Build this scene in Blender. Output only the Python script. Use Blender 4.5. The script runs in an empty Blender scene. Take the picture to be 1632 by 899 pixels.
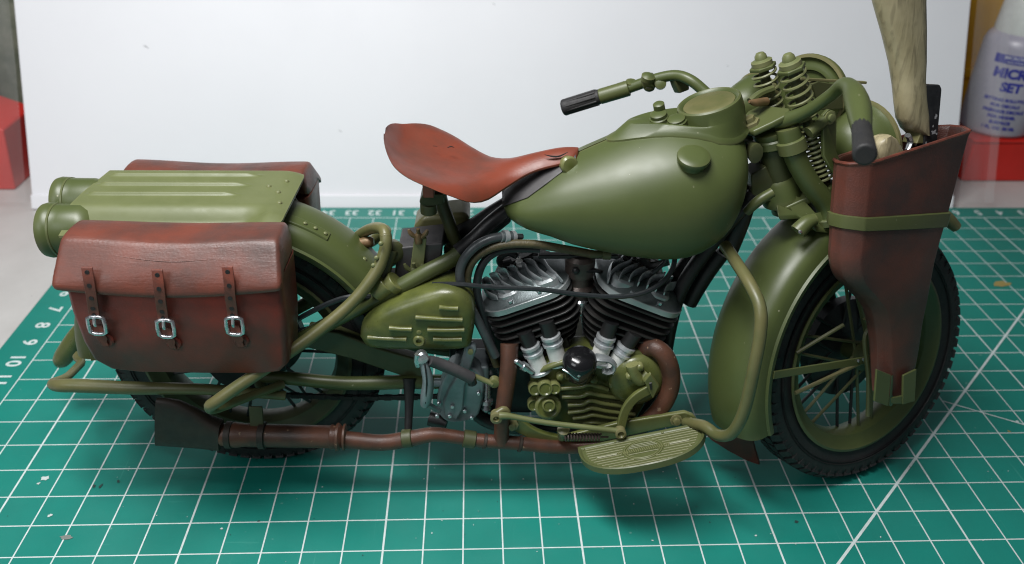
import bpy, bmesh, math, random
from mathutils import Vector as V, Matrix
random.seed(7)
S = bpy.context.scene
COL = S.collection
R = math.radians
# ------------------------------------------------------------------ camera, world, lamps, exposure
cam = bpy.data.cameras.new('camera'); camo = bpy.data.objects.new('camera', cam); COL.objects.link(camo)
camo.location = (11.29, -32.354, 16.773); camo.rotation_euler = (1.0165, -0.0209, -0.0409)
cam.sensor_width = 36; cam.lens = 36*1335.33/1632
cam.clip_start = 0.1; cam.clip_end = 2000
cam.dof.use_dof = True; cam.dof.focus_distance = 19.5; cam.dof.aperture_fstop = 0.21
S.camera = camo
w = bpy.data.worlds.new('World'); S.world = w; w.use_nodes = True
w.node_tree.nodes['Background'].inputs[0].default_value = (0.80, 0.88, 1.0, 1)
w.node_tree.nodes['Background'].inputs[1].default_value = 0.085
def area(name, loc, target, sx, sy, power, col):
    l = bpy.data.lights.new(name, 'AREA'); l.shape = 'RECTANGLE'; l.size = sx; l.size_y = sy
    l.energy = power; l.color = col
    o = bpy.data.objects.new(name, l); COL.objects.link(o); o.location = loc
    o.rotation_euler = (V(target)-V(loc)).to_track_quat('-Z', 'Y').to_euler()
    return o
area('desk_lamp', (3.5, -20, 37), (9, -14, 0), 20, 9, 16500, (0.99, 0.985, 0.98))
area('fill_light', (-24, -48, 40), (6, -13, 2), 26, 20, 6800, (0.95, 0.98, 1.0))  # unseen fill, added to brighten the bike's sides and the card
S.view_settings.view_transform = 'Standard'; S.view_settings.look = 'None'
S.view_settings.exposure = 0.06; S.view_settings.gamma = 1.0; S.view_settings.use_curve_mapping = False
S.unit_settings.system = 'METRIC'; S.unit_settings.scale_length = 0.01
try: S.cycles.max_bounces = 8; S.cycles.filter_width = 1.1
except Exception: pass

# ------------------------------------------------------------------ materials
def mat(name, col, rough=0.45, metal=0.0, col2=None, scale=3.0, amt=0.5, bump=0.0, bscale=60.0, edge=None, edge_amt=0.5, rvar=0.07, spec=0.5, speck=None, coat=0.0):
    m = bpy.data.materials.new(name); m.use_nodes = True
    nt = m.node_tree; N = nt.nodes; L = nt.links; b = N['Principled BSDF']
    b.inputs['Roughness'].default_value = rough; b.inputs['Metallic'].default_value = metal
    b.inputs['Specular IOR Level'].default_value = spec; b.inputs['Coat Weight'].default_value = coat
    tc = N.new('ShaderNodeTexCoord')
    n1 = N.new('ShaderNodeTexNoise'); n1.inputs['Scale'].default_value = scale; n1.inputs['Detail'].default_value = 6; n1.inputs['Roughness'].default_value = 0.62
    L.new(tc.outputs['Object'], n1.inputs['Vector'])
    ramp = N.new('ShaderNodeMapRange'); ramp.inputs[1].default_value = 0.38; ramp.inputs[2].default_value = 0.66
    ramp.inputs[3].default_value = 0; ramp.inputs[4].default_value = amt
    L.new(n1.outputs['Fac'], ramp.inputs[0])
    mx = N.new('ShaderNodeMix'); mx.data_type = 'RGBA'
    c2 = col2 or tuple(c*0.8 for c in col)
    mx.inputs[6].default_value = (*col, 1); mx.inputs[7].default_value = (*c2, 1)
    L.new(ramp.outputs[0], mx.inputs[0]); out = mx.outputs[2]
    if edge:  # convex edges paler: dry-brushed wear plus edge highlights put into the colour
        g = N.new('ShaderNodeNewGeometry'); er = N.new('ShaderNodeMapRange')
        er.inputs[1].default_value = 0.53; er.inputs[2].default_value = 0.62; er.inputs[4].default_value = edge_amt
        L.new(g.outputs['Pointiness'], er.inputs[0])
        me = N.new('ShaderNodeMix'); me.data_type = 'RGBA'; me.inputs[7].default_value = (*edge, 1)
        L.new(er.outputs[0], me.inputs[0]); L.new(out, me.inputs[6]); out = me.outputs[2]
    if speck:
        n3 = N.new('ShaderNodeTexNoise'); n3.inputs['Scale'].default_value = speck[1]; n3.inputs['Detail'].default_value = 2
        L.new(tc.outputs['Object'], n3.inputs['Vector'])
        sr = N.new('ShaderNodeMapRange'); sr.inputs[1].default_value = speck[2]; sr.inputs[2].default_value = speck[2]+0.02
        L.new(n3.outputs['Fac'], sr.inputs[0])
        ms = N.new('ShaderNodeMix'); ms.data_type = 'RGBA'; ms.inputs[7].default_value = (*speck[0], 1)
        L.new(sr.outputs[0], ms.inputs[0]); L.new(out, ms.inputs[6]); out = ms.outputs[2]
    L.new(out, b.inputs['Base Color'])
    rr = N.new('ShaderNodeMapRange'); rr.inputs[1].default_value = 0.3; rr.inputs[2].default_value = 0.7
    rr.inputs[3].default_value = max(0.05, rough-rvar); rr.inputs[4].default_value = min(1, rough+rvar)
    n2 = N.new('ShaderNodeTexNoise'); n2.inputs['Scale'].default_value = scale*2.7; n2.inputs['Detail'].default_value = 4
    L.new(tc.outputs['Object'], n2.inputs['Vector']); L.new(n2.outputs['Fac'], rr.inputs[0]); L.new(rr.outputs[0], b.inputs['Roughness'])
    if bump:
        nb = N.new('ShaderNodeTexNoise'); nb.inputs['Scale'].default_value = bscale; nb.inputs['Detail'].default_value = 5
        L.new(tc.outputs['Object'], nb.inputs['Vector'])
        bp = N.new('ShaderNodeBump'); bp.inputs['Strength'].default_value = bump; bp.inputs['Distance'].default_value = 0.02
        L.new(nb.outputs['Fac'], bp.inputs['Height']); L.new(bp.outputs[0], b.inputs['Normal'])
    return m
M = {}
EDGE_HIGHLIGHT = (0.17, 0.165, 0.075)  # edge tint: dry-brushed wear and light-caught edges painted in
M['olive'] = mat('olive_paint', (0.070, 0.090, 0.027), 0.40, 0, (0.060, 0.078, 0.024), 0.9, 0.6, 0.05, 55, EDGE_HIGHLIGHT, 0.45, rvar=0.025, speck=((0.25, 0.25, 0.16), 9, 0.76))
M['olive_pale'] = mat('olive_paint_pale', (0.132, 0.150, 0.060), 0.44, 0, (0.112, 0.130, 0.048), 1.2, 0.8, 0.06, 40, (0.24, 0.23, 0.11), 0.4)  # paler olive with still paler edges
M['olive_tan'] = mat('olive_paint_worn', (0.128, 0.120, 0.046), 0.40, 0, (0.090, 0.098, 0.034), 1.4, 1.0, 0.08, 30, (0.26, 0.23, 0.12), 0.5)
M['olive_mid'] = mat('olive_paint_footboard', (0.100, 0.116, 0.042), 0.42, 0, (0.085, 0.100, 0.036), 1.4, 0.9, 0.06, 40)
M['olive_dark'] = mat('olive_paint_dark', (0.042, 0.050, 0.016), 0.48, 0, (0.030, 0.038, 0.012), 2.0, 0.8, 0.08, 30, EDGE_HIGHLIGHT, 0.3)
M['olive_gloss'] = mat('olive_paint_glossy', (0.105, 0.120, 0.028), 0.32, 0, (0.062, 0.076, 0.020), 1.6, 1.0, 0.08, 40, (0.26, 0.26, 0.12), 0.7)
M['leather'] = mat('brown_leather', (0.160, 0.040, 0.023), 0.42, 0, (0.066, 0.031, 0.025), 0.75, 1.0, 0.45, 30, (0.20, 0.075, 0.05), 0.4, speck=((0.33, 0.22, 0.18), 14, 0.79))
M['leather_dark'] = mat('dark_brown_leather', (0.120, 0.036, 0.024), 0.44, 0, (0.050, 0.029, 0.025), 0.55, 1.0, 0.4, 26, (0.2, 0.09, 0.065), 0.6)
M['leather_red'] = mat('red_brown_leather', (0.185, 0.027, 0.015), 0.42, 0, (0.060, 0.026, 0.020), 0.7, 1.0, 0.22, 24, (0.2, 0.05, 0.035), 0.3)
M['leather_strap'] = mat('strap_leather', (0.18, 0.048, 0.030), 0.42, 0, (0.09, 0.032, 0.023), 3.0, 1.0, 0.2, 30)
M['saddle'] = mat('saddle_leather', (0.195, 0.043, 0.022), 0.42, 0, (0.115, 0.040, 0.026), 0.8, 0.9, 0.15, 20, (0.3, 0.07, 0.035), 0.4)
M['rust'] = mat('rusty_pipe', (0.118, 0.045, 0.025), 0.44, 0.0, (0.050, 0.027, 0.020), 1.1, 1.0, 0.35, 34, (0.2, 0.10, 0.06), 0.3, speck=((0.26, 0.16, 0.10), 7, 0.70))
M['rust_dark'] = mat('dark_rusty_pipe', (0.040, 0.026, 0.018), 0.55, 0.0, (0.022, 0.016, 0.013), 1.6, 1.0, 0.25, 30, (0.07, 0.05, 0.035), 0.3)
M['rubber'] = mat('tyre_rubber', (0.016, 0.016, 0.017), 0.62, 0, (0.024, 0.023, 0.022), 3, 0.8, 0.25, 30)
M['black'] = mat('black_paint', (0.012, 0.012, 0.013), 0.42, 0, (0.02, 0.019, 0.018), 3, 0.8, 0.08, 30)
M['black_worn'] = mat('worn_black_metal', (0.007, 0.007, 0.008), 0.45, 0.0, (0.028, 0.028, 0.03), 3.5, 0.7, 0.1, 20, spec=0.6, speck=((0.35, 0.35, 0.36), 5, 0.68))
M['black_gloss'] = mat('black_gloss', (0.008, 0.008, 0.009), 0.16, 0, None, 3, 0.5, 0.03, 20)
M['fin_black'] = mat('cylinder_black', (0.012, 0.012, 0.012), 0.4, 0, (0.02, 0.018, 0.016), 3, 0.8, 0.05, 30, (0.10, 0.098, 0.095), 0.3, spec=0.3)
M['silver'] = mat('cast_aluminium', (0.15, 0.175, 0.18), 0.38, 0.55, (0.07, 0.09, 0.09), 1.6, 1.0, 0.25, 40, (0.75, 0.77, 0.78), 0.8)
M['alu_mid'] = mat('blue_grey_casting', (0.24, 0.285, 0.30), 0.40, 0.3, (0.15, 0.19, 0.195), 1.6, 1.0, 0.2, 40)
M['alu_light'] = mat('pale_aluminium', (0.46, 0.49, 0.51), 0.38, 0.55, (0.28, 0.31, 0.32), 4.0, 0.9, 0.1, 40, (0.8, 0.8, 0.8), 0.5)
M['steel'] = mat('bright_steel', (0.62, 0.64, 0.66), 0.26, 0.9, (0.42, 0.44, 0.46), 5.0, 0.8, 0.1, 40)
M['white'] = mat('white_enamel', (0.78, 0.78, 0.75), 0.4, 0, (0.66, 0.66, 0.63), 5.0, 0.8, 0.08, 30)
M['grey'] = mat('dark_grey_paint', (0.045, 0.043, 0.045), 0.55, 0, (0.065, 0.062, 0.062), 2.5, 0.8, 0.15, 30)
M['cable'] = mat('black_cable', (0.018, 0.022, 0.024), 0.38, 0, None, 4, 0.5)
M['cable_grey'] = mat('grey_cable', (0.075, 0.085, 0.088), 0.36, 0.2, (0.05, 0.055, 0.06), 4, 0.8)
M['cable_tan'] = mat('braided_tan_cable', (0.085, 0.070, 0.030), 0.5, 0, (0.05, 0.042, 0.02), 14, 0.9, 0.5, 30)
M['copper'] = mat('brass_wear', (0.22, 0.13, 0.065), 0.42, 0.3, (0.12, 0.09, 0.04), 5, 0.9)
M['carb'] = mat('carburettor_metal', (0.10, 0.075, 0.065), 0.38, 0.3, (0.06, 0.045, 0.04), 4, 0.9, 0.15, 30)
# wood of the gun stock: long dark streaks
def wood():
    m = mat('gun_stock_wood', (0.40, 0.345, 0.21), 0.42, 0, (0.30, 0.255, 0.145), 1.2, 0.9, 0.0)
    nt = m.node_tree; N = nt.nodes; L = nt.links; b = N['Principled BSDF']
    tc = N.new('ShaderNodeTexCoord'); mp = N.new('ShaderNodeMapping'); mp.inputs['Scale'].default_value = (5.5, 5.5, 0.5)
    L.new(tc.outputs['Object'], mp.inputs[0])
    n = N.new('ShaderNodeTexNoise'); n.inputs['Scale'].default_value = 1.4; n.inputs['Detail'].default_value = 5; n.inputs['Distortion'].default_value = 0.6
    L.new(mp.outputs[0], n.inputs['Vector'])
    r = N.new('ShaderNodeMapRange'); r.inputs[1].default_value = 0.5; r.inputs[2].default_value = 0.68; r.inputs[4].default_value = 0.5
    L.new(n.outputs['Fac'], r.inputs[0])
    mx = N.new('ShaderNodeMix'); mx.data_type = 'RGBA'; mx.inputs[7].default_value = (0.075, 0.062, 0.035, 1)
    src = b.inputs['Base Color'].links[0].from_socket
    L.new(r.outputs[0], mx.inputs[0]); L.new(src, mx.inputs[6]); L.new(mx.outputs[2], b.inputs['Base Color'])
    bp = N.new('ShaderNodeBump'); bp.inputs['Strength'].default_value = 0.35; bp.inputs['Distance'].default_value = 0.03
    L.new(n.outputs['Fac'], bp.inputs['Height']); L.new(bp.outputs[0], b.inputs['Normal'])
    return m
M['wood'] = wood()
def creased_leather():
    m = mat('creased_leather', (0.158, 0.043, 0.026), 0.40, 0, (0.070, 0.035, 0.028), 0.65, 1.0, 0.0, 30, (0.22, 0.085, 0.055), 0.5, speck=((0.36, 0.24, 0.2), 12, 0.80))
    nt = m.node_tree; N = nt.nodes; L = nt.links; b = N['Principled BSDF']
    tc = N.new('ShaderNodeTexCoord'); mp = N.new('ShaderNodeMapping'); mp.inputs['Scale'].default_value = (0.55, 3.2, 3.2)
    L.new(tc.outputs['Object'], mp.inputs[0])
    n = N.new('ShaderNodeTexNoise'); n.inputs['Scale'].default_value = 2.6; n.inputs['Detail'].default_value = 7; n.inputs['Roughness'].default_value = 0.7; n.inputs['Distortion'].default_value = 0.5
    L.new(mp.outputs[0], n.inputs['Vector'])
    v = N.new('ShaderNodeTexVoronoi'); v.inputs['Scale'].default_value = 16; L.new(tc.outputs['Object'], v.inputs['Vector'])
    ad = N.new('ShaderNodeMath'); ad.operation = 'MULTIPLY_ADD'; ad.inputs[1].default_value = 0.18
    L.new(v.outputs['Distance'], ad.inputs[0]); L.new(n.outputs['Fac'], ad.inputs[2])
    bp = N.new('ShaderNodeBump'); bp.inputs['Strength'].default_value = 0.20; bp.inputs['Distance'].default_value = 0.05
    L.new(ad.outputs[0], bp.inputs['Height']); L.new(bp.outputs[0], b.inputs['Normal'])
    return m
M['leather_lid'] = creased_leather()

# ------------------------------------------------------------------ mesh helpers
def cr(pts, n=6):
    """Catmull-Rom through pts (tuples of any length)."""
    if len(pts) < 3 or n <= 1: return [tuple(p) for p in pts]
    P_ = [pts[0]] + list(pts) + [pts[-1]]; out = []
    for i in range(1, len(P_)-2):
        a, b, c, d = P_[i-1], P_[i], P_[i+1], P_[i+2]
        for k in range(n):
            t = k/n
            out.append(tuple(0.5*((2*q)+(-p+r)*t+(2*p-5*q+4*r-s)*t*t+(-p+3*q-3*r+s)*t**3) for p, q, r, s in zip(a, b, c, d)))
    out.append(tuple(pts[-1])); return out
def frame(ax, up=None):
    a = V(ax).normalized(); u = V(up) if up is not None else (V((0, 0, 1)) if abs(a.z) < 0.9 else V((1, 0, 0)))
    x = (u - a*u.dot(a)).normalized(); y = a.cross(x); return x, y, a
class G:
    def __init__(s): s.v = []; s.f = []
    def add(s, vs, fs):
        o = len(s.v); s.v += [tuple(p) for p in vs]; s.f += [tuple(i+o for i in f) for f in fs]; return s
    def rings(s, rr, closed=True, cap0=True, cap1=True, loop=False):
        n = len(rr[0]); vs = [p for r in rr for p in r]; fs = []
        K = len(rr)
        for k in range(K if loop else K-1):
            k2 = (k+1) % K
            for i in range(n if closed else n-1):
                j = (i+1) % n; fs.append((k*n+i, k*n+j, k2*n+j, k2*n+i))
        if not loop and closed:
            if cap0: fs.append(tuple(range(n-1, -1, -1)))
            if cap1: fs.append(tuple((K-1)*n+i for i in range(n)))
        return s.add(vs, fs)
    def tube(s, pts, r, seg=10, n=6, flat=1.0, up=None, loop=False):
        rr = r if isinstance(r, (list, tuple)) else [r]*len(pts)
        q = cr([tuple(p)+(x,) for p, x in zip(pts, rr)], n); rings = []
        c = [V(p[:3]) for p in q]; x = None
        for i, p in enumerate(c):
            t = (c[min(i+1, len(c)-1)]-c[max(i-1, 0)])
            if t.length < 1e-6: t = V((0, 0, 1))
            t.normalize()
            if x is None: x, y, _ = frame(t, up)
            else:
                x = x - t*x.dot(t); x.normalize(); y = t.cross(x)
            rings.append([p + (x*math.cos(a)*flat + y*math.sin(a))*q[i][3] for a in [2*math.pi*k/seg for k in range(seg)]])
        return s.rings(rings, loop=loop)
    def lathe(s, o, ax, prof, seg=24, up=None, cap0=True, cap1=True, sx=1.0, a0=0.0, a1=None):
        x, y, a = frame(ax, up); o = V(o)
        if a1 is None:
            return s.rings([[o+a*h+(x*math.cos(t)*sx+y*math.sin(t))*r for t in [a0+2*math.pi*k/seg for k in range(seg)]] for h, r in prof], True, cap0, cap1)
        return s.rings([[o+a*h+(x*math.cos(t)*sx+y*math.sin(t))*r for t in [a0+(a1-a0)*k/seg for k in range(seg+1)]] for h, r in prof], False)
    def prism(s, poly, d):
        d = V(d); n = len(poly); a = [V(p) for p in poly]
        return s.add(a+[p+d for p in a], [tuple(range(n-1, -1, -1)), tuple(range(n, 2*n))]+[(i, (i+1) % n, n+(i+1) % n, n+i) for i in range(n)])
    def box(s, c, size, ax=None):
        c = V(c); X, Y, Z = ax or (V((1, 0, 0)), V((0, 1, 0)), V((0, 0, 1))); hx, hy, hz = [t/2 for t in size]
        vs = [c+V(X)*(hx*a)+V(Y)*(hy*b)+V(Z)*(hz*d) for d in (-1, 1) for a, b in ((-1, -1), (1, -1), (1, 1), (-1, 1))]
        return s.add(vs, [(3, 2, 1, 0), (4, 5, 6, 7), (0, 1, 5, 4), (1, 2, 6, 5), (2, 3, 7, 6), (3, 0, 4, 7)])
    def bar(s, a, b, w_, t_, up=(0, 1, 0)):
        """flat bar from a to b, width w_ across, thickness t_ along up"""
        a = V(a); b = V(b); d = b-a; x, y, z = frame(d, up)
        return s.box((a+b)/2, (t_, w_, d.length), (x, y, z))
    def ball(s, c, r, seg=14, rings=8, ax=None):
        r3 = r if isinstance(r, (tuple, list)) else (r, r, r); X, Y, Z = ax or (V((1, 0, 0)), V((0, 1, 0)), V((0, 0, 1))); c = V(c)
        rr = []
        for i in range(rings+1):
            p = -math.pi/2+math.pi*(0.02+0.96*i/rings)
            rr.append([c+V(X)*(r3[0]*math.cos(p)*math.cos(t))+V(Y)*(r3[1]*math.cos(p)*math.sin(t))+V(Z)*(r3[2]*math.sin(p)) for t in [2*math.pi*k/seg for k in range(seg)]])
        return s.rings(rr)
    def helix(s, a, b, rc, rw, turns, seg=6, per=14):
        a = V(a); b = V(b); x, y, z = frame(b-a); Ln = (b-a).length; n = int(turns*per)
        pts = [a+z*(Ln*k/n)+(x*math.cos(2*math.pi*k/per)+y*math.sin(2*math.pi*k/per))*rc for k in range(n+1)]
        return s.tube(pts, rw, seg, 1)
    def mesh(s, name, m, smooth=38):
        me = bpy.data.meshes.new(name); me.from_pydata(s.v, [], s.f); me.update()
        bm = bmesh.new(); bm.from_mesh(me); bmesh.ops.recalc_face_normals(bm, faces=bm.faces)
        lim = R(smooth)
        for f in bm.faces: f.smooth = smooth > 0
        for e in bm.edges:
            if len(e.link_faces) == 2 and e.calc_face_angle(0) > lim: e.smooth = False
        bm.to_mesh(me); bm.free()
        me.materials.append(m if not isinstance(m, str) else M[m])
        return me
    def build(s, name, m, parent=None, bevel=0.0, sub=0, smooth=38, label=None, seg=2, loc=None):
        me = s.mesh(name, m, 180 if sub else smooth)
        o = bpy.data.objects.new(name, me); COL.objects.link(o); o.parent = parent
        if loc is not None: o.location = loc
        if bevel:
            b = o.modifiers.new('bevel', 'BEVEL'); b.width = bevel; b.segments = seg; b.limit_method = 'ANGLE'; b.angle_limit = R(35); b.harden_normals = False
            for p in me.polygons: p.use_smooth = True
            bm = bmesh.new(); bm.from_mesh(me)
            for e in bm.edges: e.smooth = True
            bm.to_mesh(me); bm.free()
            wn = o.modifiers.new('normals', 'WEIGHTED_NORMAL'); wn.keep_sharp = False
        if sub:
            b = o.modifiers.new('sub', 'SUBSURF'); b.levels = sub; b.render_levels = sub
        if label: o['label'] = label
        return o
def inst(name, me, parent, loc, ax=None, up=None, scale=1.0):
    o = bpy.data.objects.new(name, me); COL.objects.link(o); o.parent = parent
    m = Matrix.Identity(3)
    if ax is not None:
        x, y, z = frame(ax, up); m = Matrix((x, y, z)).transposed()
    o.matrix_local = Matrix.Translation(V(loc)) @ m.to_4x4() @ Matrix.Scale(scale, 4)
    return o
def thing(name, label, cat, loc=(0, 0, 0), rot=None, group=None):
    o = bpy.data.objects.new(name, None); COL.objects.link(o); o.location = loc
    if rot is not None: o.rotation_euler = rot
    o['label'] = label; o['category'] = cat
    if group: o['group'] = group
    return o
def tag(o, label, cat, group=None):
    o['label'] = label; o['category'] = cat
    if group: o['group'] = group
    return o
def lerp(a, b, t): return tuple(x+(y-x)*t for x, y in zip(a, b))
def interp(x, tab):
    if x <= tab[0][0]: return tab[0][1]
    for (a, p), (b, q) in zip(tab, tab[1:]):
        if x <= b: return p+(q-p)*(x-a)/(b-a)
    return tab[-1][1]
def sinterp(x, tab):
    """smooth (Catmull-Rom) table lookup"""
    if x <= tab[0][0]: return tab[0][1]
    for i in range(len(tab)-1):
        if x <= tab[i+1][0]:
            x0, p1 = tab[i]; x1, p2 = tab[i+1]; t = (x-x0)/(x1-x0); h = x1-x0
            m1 = (p2-tab[i-1][1])/(x1-tab[i-1][0])*h if i > 0 else (p2-p1)
            m2 = (tab[i+2][1]-p1)/(tab[i+2][0]-x0)*h if i+2 < len(tab) else (p2-p1)
            return (2*t**3-3*t*t+1)*p1+(t**3-2*t*t+t)*m1+(-2*t**3+3*t*t)*p2+(t**3-t*t)*m2
    return tab[-1][1]

# ------------------------------------------------------------------ the surface and what stands behind
def quad(name, pts, m, parent=None):
    return G().add(pts, [tuple(range(len(pts)))]).build(name, m, parent, smooth=0)
M['table'] = mat('white_table', (0.56, 0.55, 0.53), 0.4, 0, (0.47, 0.46, 0.44), 0.35, 0.8, 0.05, 10, speck=((0.25, 0.24, 0.23), 1.1, 0.735))
tb = G().box((12, 0, -1.2), (260, 160, 2)).build('table', 'table'); tb['kind'] = 'structure'
tb['label'] = 'pale white speckled table top under the mat'

# cutting mat: columns 0..42 from the right (x = 39 - n), rows from the far border (y = -n)
def mat_material():
    m = mat('green_mat_vinyl', (0.009, 0.222, 0.176), 0.44, 0, (0.010, 0.185, 0.148), 0.25, 0.9, 0.12, 14, speck=((0.10, 0.30, 0.25), 2.3, 0.745))
    nt = m.node_tree; N = nt.nodes; L = nt.links; b = N['Principled BSDF']
    tc = N.new('ShaderNodeTexCoord')
    # fine scratches
    mp = N.new('ShaderNodeMapping'); mp.inputs['Rotation'].default_value = (0, 0, 0.9); mp.inputs['Scale'].default_value = (0.35, 6, 1)
    L.new(tc.outputs['Object'], mp.inputs[0])
    n = N.new('ShaderNodeTexNoise'); n.inputs['Scale'].default_value = 1.3; n.inputs['Detail'].default_value = 3; L.new(mp.outputs[0], n.inputs['Vector'])
    r = N.new('ShaderNodeMapRange'); r.inputs[1].default_value = 0.69; r.inputs[2].default_value = 0.75; r.inputs[4].default_value = 0.35
    mp2 = N.new('ShaderNodeMapping'); mp2.inputs['Rotation'].default_value = (0, 0, -0.5); mp2.inputs['Scale'].default_value = (9, 0.25, 1); L.new(tc.outputs['Object'], mp2.inputs[0])
    n2 = N.new('ShaderNodeTexNoise'); n2.inputs['Scale'].default_value = 1.1; n2.inputs['Detail'].default_value = 3; L.new(mp2.outputs[0], n2.inputs['Vector'])
    mxn = N.new('ShaderNodeMath'); mxn.operation = 'MAXIMUM'; L.new(n.outputs['Fac'], mxn.inputs[0]); L.new(n2.outputs['Fac'], mxn.inputs[1])
    L.new(mxn.outputs[0], r.inputs[0])
    mx = N.new('ShaderNodeMix'); mx.data_type = 'RGBA'; mx.inputs[7].default_value = (0.07, 0.34, 0.28, 1)
    src = b.inputs['Base Color'].links[0].from_socket
    L.new(r.outputs[0], mx.inputs[0]); L.new(src, mx.inputs[6]); L.new(mx.outputs[2], b.inputs['Base Color'])
    return m
M['mat'] = mat_material()
M['print'] = mat('white_mat_print', (0.66, 0.73, 0.72), 0.5, 0, (0.50, 0.60, 0.58), 3.0, 0.9)
cm = thing('cutting_mat', 'green cutting mat with a white centimetre grid under the motorcycle', 'cutting mat')
G().prism([(-4.35, 1.02, -0.196), (40.4, 1.02, -0.196), (40.4, -31, -0.196), (-4.35, -31, -0.196)], (0, 0, 0.196)).build('sheet', 'mat', cm, bevel=0.04)
Z1 = 0.004
grid = G()
def strip(a, b, wd, z=Z1):
    a = V((a[0], a[1], 0)); b = V((b[0], b[1], 0)); d = (b-a).normalized(); p = V((-d.y, d.x, 0))*wd/2
    grid.add([a-p+V((0, 0, z)), b-p+V((0, 0, z)), b+p+V((0, 0, z)), a+p+V((0, 0, z))], [(0, 1, 2, 3)])
for r_ in range(0, 29): strip((-3, -r_), (39, -r_), 0.045 if r_ == 0 else 0.034)
for c_ in range(-3, 40): strip((c_, 0.0), (c_, -28), 0.05 if (39-c_) % 5 == 0 else 0.037, Z1+0.003)
strip((11, -28), (39, 0), 0.07, Z1+0.006)
strip((26.0, -13.0+0.5), (39, -20.0), 0.045, Z1+0.009)
strip((-3, -7.0), (18, -28), 0.05, Z1+0.009) if False else None
grid.build('grid_line', 'print', cm, smooth=0)['kind'] = 'stuff'
def text(body, size, loc, rot, m, parent, name='number', wrap=None, bold=0.0, sx=1.0):
    c = bpy.data.curves.new(name, 'FONT'); c.body = body; c.size = size; c.align_x = 'CENTER'; c.align_y = 'CENTER'; c.offset = bold; c.resolution_u = 3
    t = bpy.data.objects.new(name, c); COL.objects.link(t)
    dg = bpy.context.evaluated_depsgraph_get(); me = bpy.data.meshes.new_from_object(t.evaluated_get(dg))
    bpy.data.objects.remove(t); bpy.data.curves.remove(c)
    me.name = name; me.materials.clear(); me.materials.append(M[m])
    if sx != 1.0:
        for v in me.vertices: v.co.x *= sx
    if wrap:
        bm = bmesh.new(); bm.from_mesh(me); bmesh.ops.subdivide_edges(bm, edges=[e for e in bm.edges if e.calc_length() > 0.15], cuts=2)
        for v in bm.verts:
            a = v.co.x/wrap; v.co = V((math.sin(a)*wrap, v.co.y, math.cos(a)*wrap-wrap))
        bm.to_mesh(me); bm.free()
    o = bpy.data.objects.new(name, me); COL.objects.link(o); o.parent = parent; o.location = loc; o.rotation_euler = rot
    return o
for n in range(1, 42):
    if n < 9 or 24 < n < 40: text(str(n), 0.62, (39-n, 0.5, 0.005), (0, 0, math.pi), 'print', cm, bold=0.012)
for n in range(5, 17):
    text(str(n), 0.66, (-3.55, -n, 0.005), (0, 0, R(-90)), 'print', cm, bold=0.014)
# paint spots and scuffs on the mat
M['scuff_white'] = mat('white_scuff', (0.55, 0.62, 0.60), 0.6); M['scuff_dark'] = mat('dark_scuff', (0.02, 0.05, 0.045), 0.6); M['scuff_grey'] = mat('grey_scuff', (0.20, 0.22, 0.20), 0.6)
M['scuff_tan'] = mat('tan_paint_spot', (0.34, 0.27, 0.09), 0.6)
def blot(c, r, m, stretch=1.0, rot=0.0):
    k = 11; pts = []
    for i in range(k):
        t = 2*math.pi*i/k; q = r*random.uniform(0.5, 1.15); x = math.cos(t)*q*stretch; y = math.sin(t)*q
        pts.append((c[0]+x*math.cos(rot)-y*math.sin(rot), c[1]+x*math.sin(rot)+y*math.cos(rot), 0.016))
    o = G().add(pts, [tuple(range(k))]).build('paint_spot', m, cm, smooth=0)
for (p, r_, m_, st, ro) in [((-0.349,-15.335,0.000), 0.11, 'scuff_white', 1.5, 0), ((-0.436,-15.519,0.000), 0.05, 'scuff_white', 1, 0), ((1.067,-15.642,0.000), 0.09, 'scuff_dark', 0.5, 0.3), ((1.250,-15.646,0.000), 0.10, 'scuff_dark', 0.5, -0.4), ((1.659,-15.492,0.000), 0.07, 'scuff_dark', 0.6, 0.5),
    ((1.063,-17.404,0.000), 0.08, 'scuff_grey', 2.4, 0), ((0.339,-16.666,0.000), 0.06, 'scuff_white', 1, 0), ((4.835,-17.204,0.000), 0.045, 'scuff_white', 1, 0), ((31.760,-5.586,0.000), 0.22, 'scuff_tan', 1.9, 0.5), ((17.433,-17.272,0.000), 0.03, 'scuff_dark', 1, 0), ((19.726,-17.301,0.000), 0.05, 'scuff_dark', 1.2, 0), ((17.211,-16.724,0.000), 0.025, 'scuff_dark', 1, 0), ((27.355,-13.939,0.000), 0.05, 'scuff_tan', 1.3, 0), ((5.719,-16.973,0.000), 0.04, 'scuff_dark', 0.8, 0), ((8.480,-1.072,0.000), 0.2, 'scuff_dark', 1, 0), ((27.860,-13.496,0.000), 0.05, 'scuff_white', 1, 0), ((3.064,-16.725,0.000), 0.02, 'scuff_white', 1, 0), ((18.513,-17.736,0.000), 0.03, 'scuff_white', 1.3, 0), ((15.821,-17.839,0.000), 0.025, 'scuff_white', 1.3, 0)]:
    blot(p, r_, m_, st, ro)
for k in range(90):
    blot((random.uniform(-2.5, 30), random.uniform(-19.5, -14.5), 0), random.uniform(0.008, 0.02), random.choice(['scuff_white', 'scuff_white', 'scuff_dark']), random.uniform(1, 2), random.uniform(0, 3))

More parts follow.
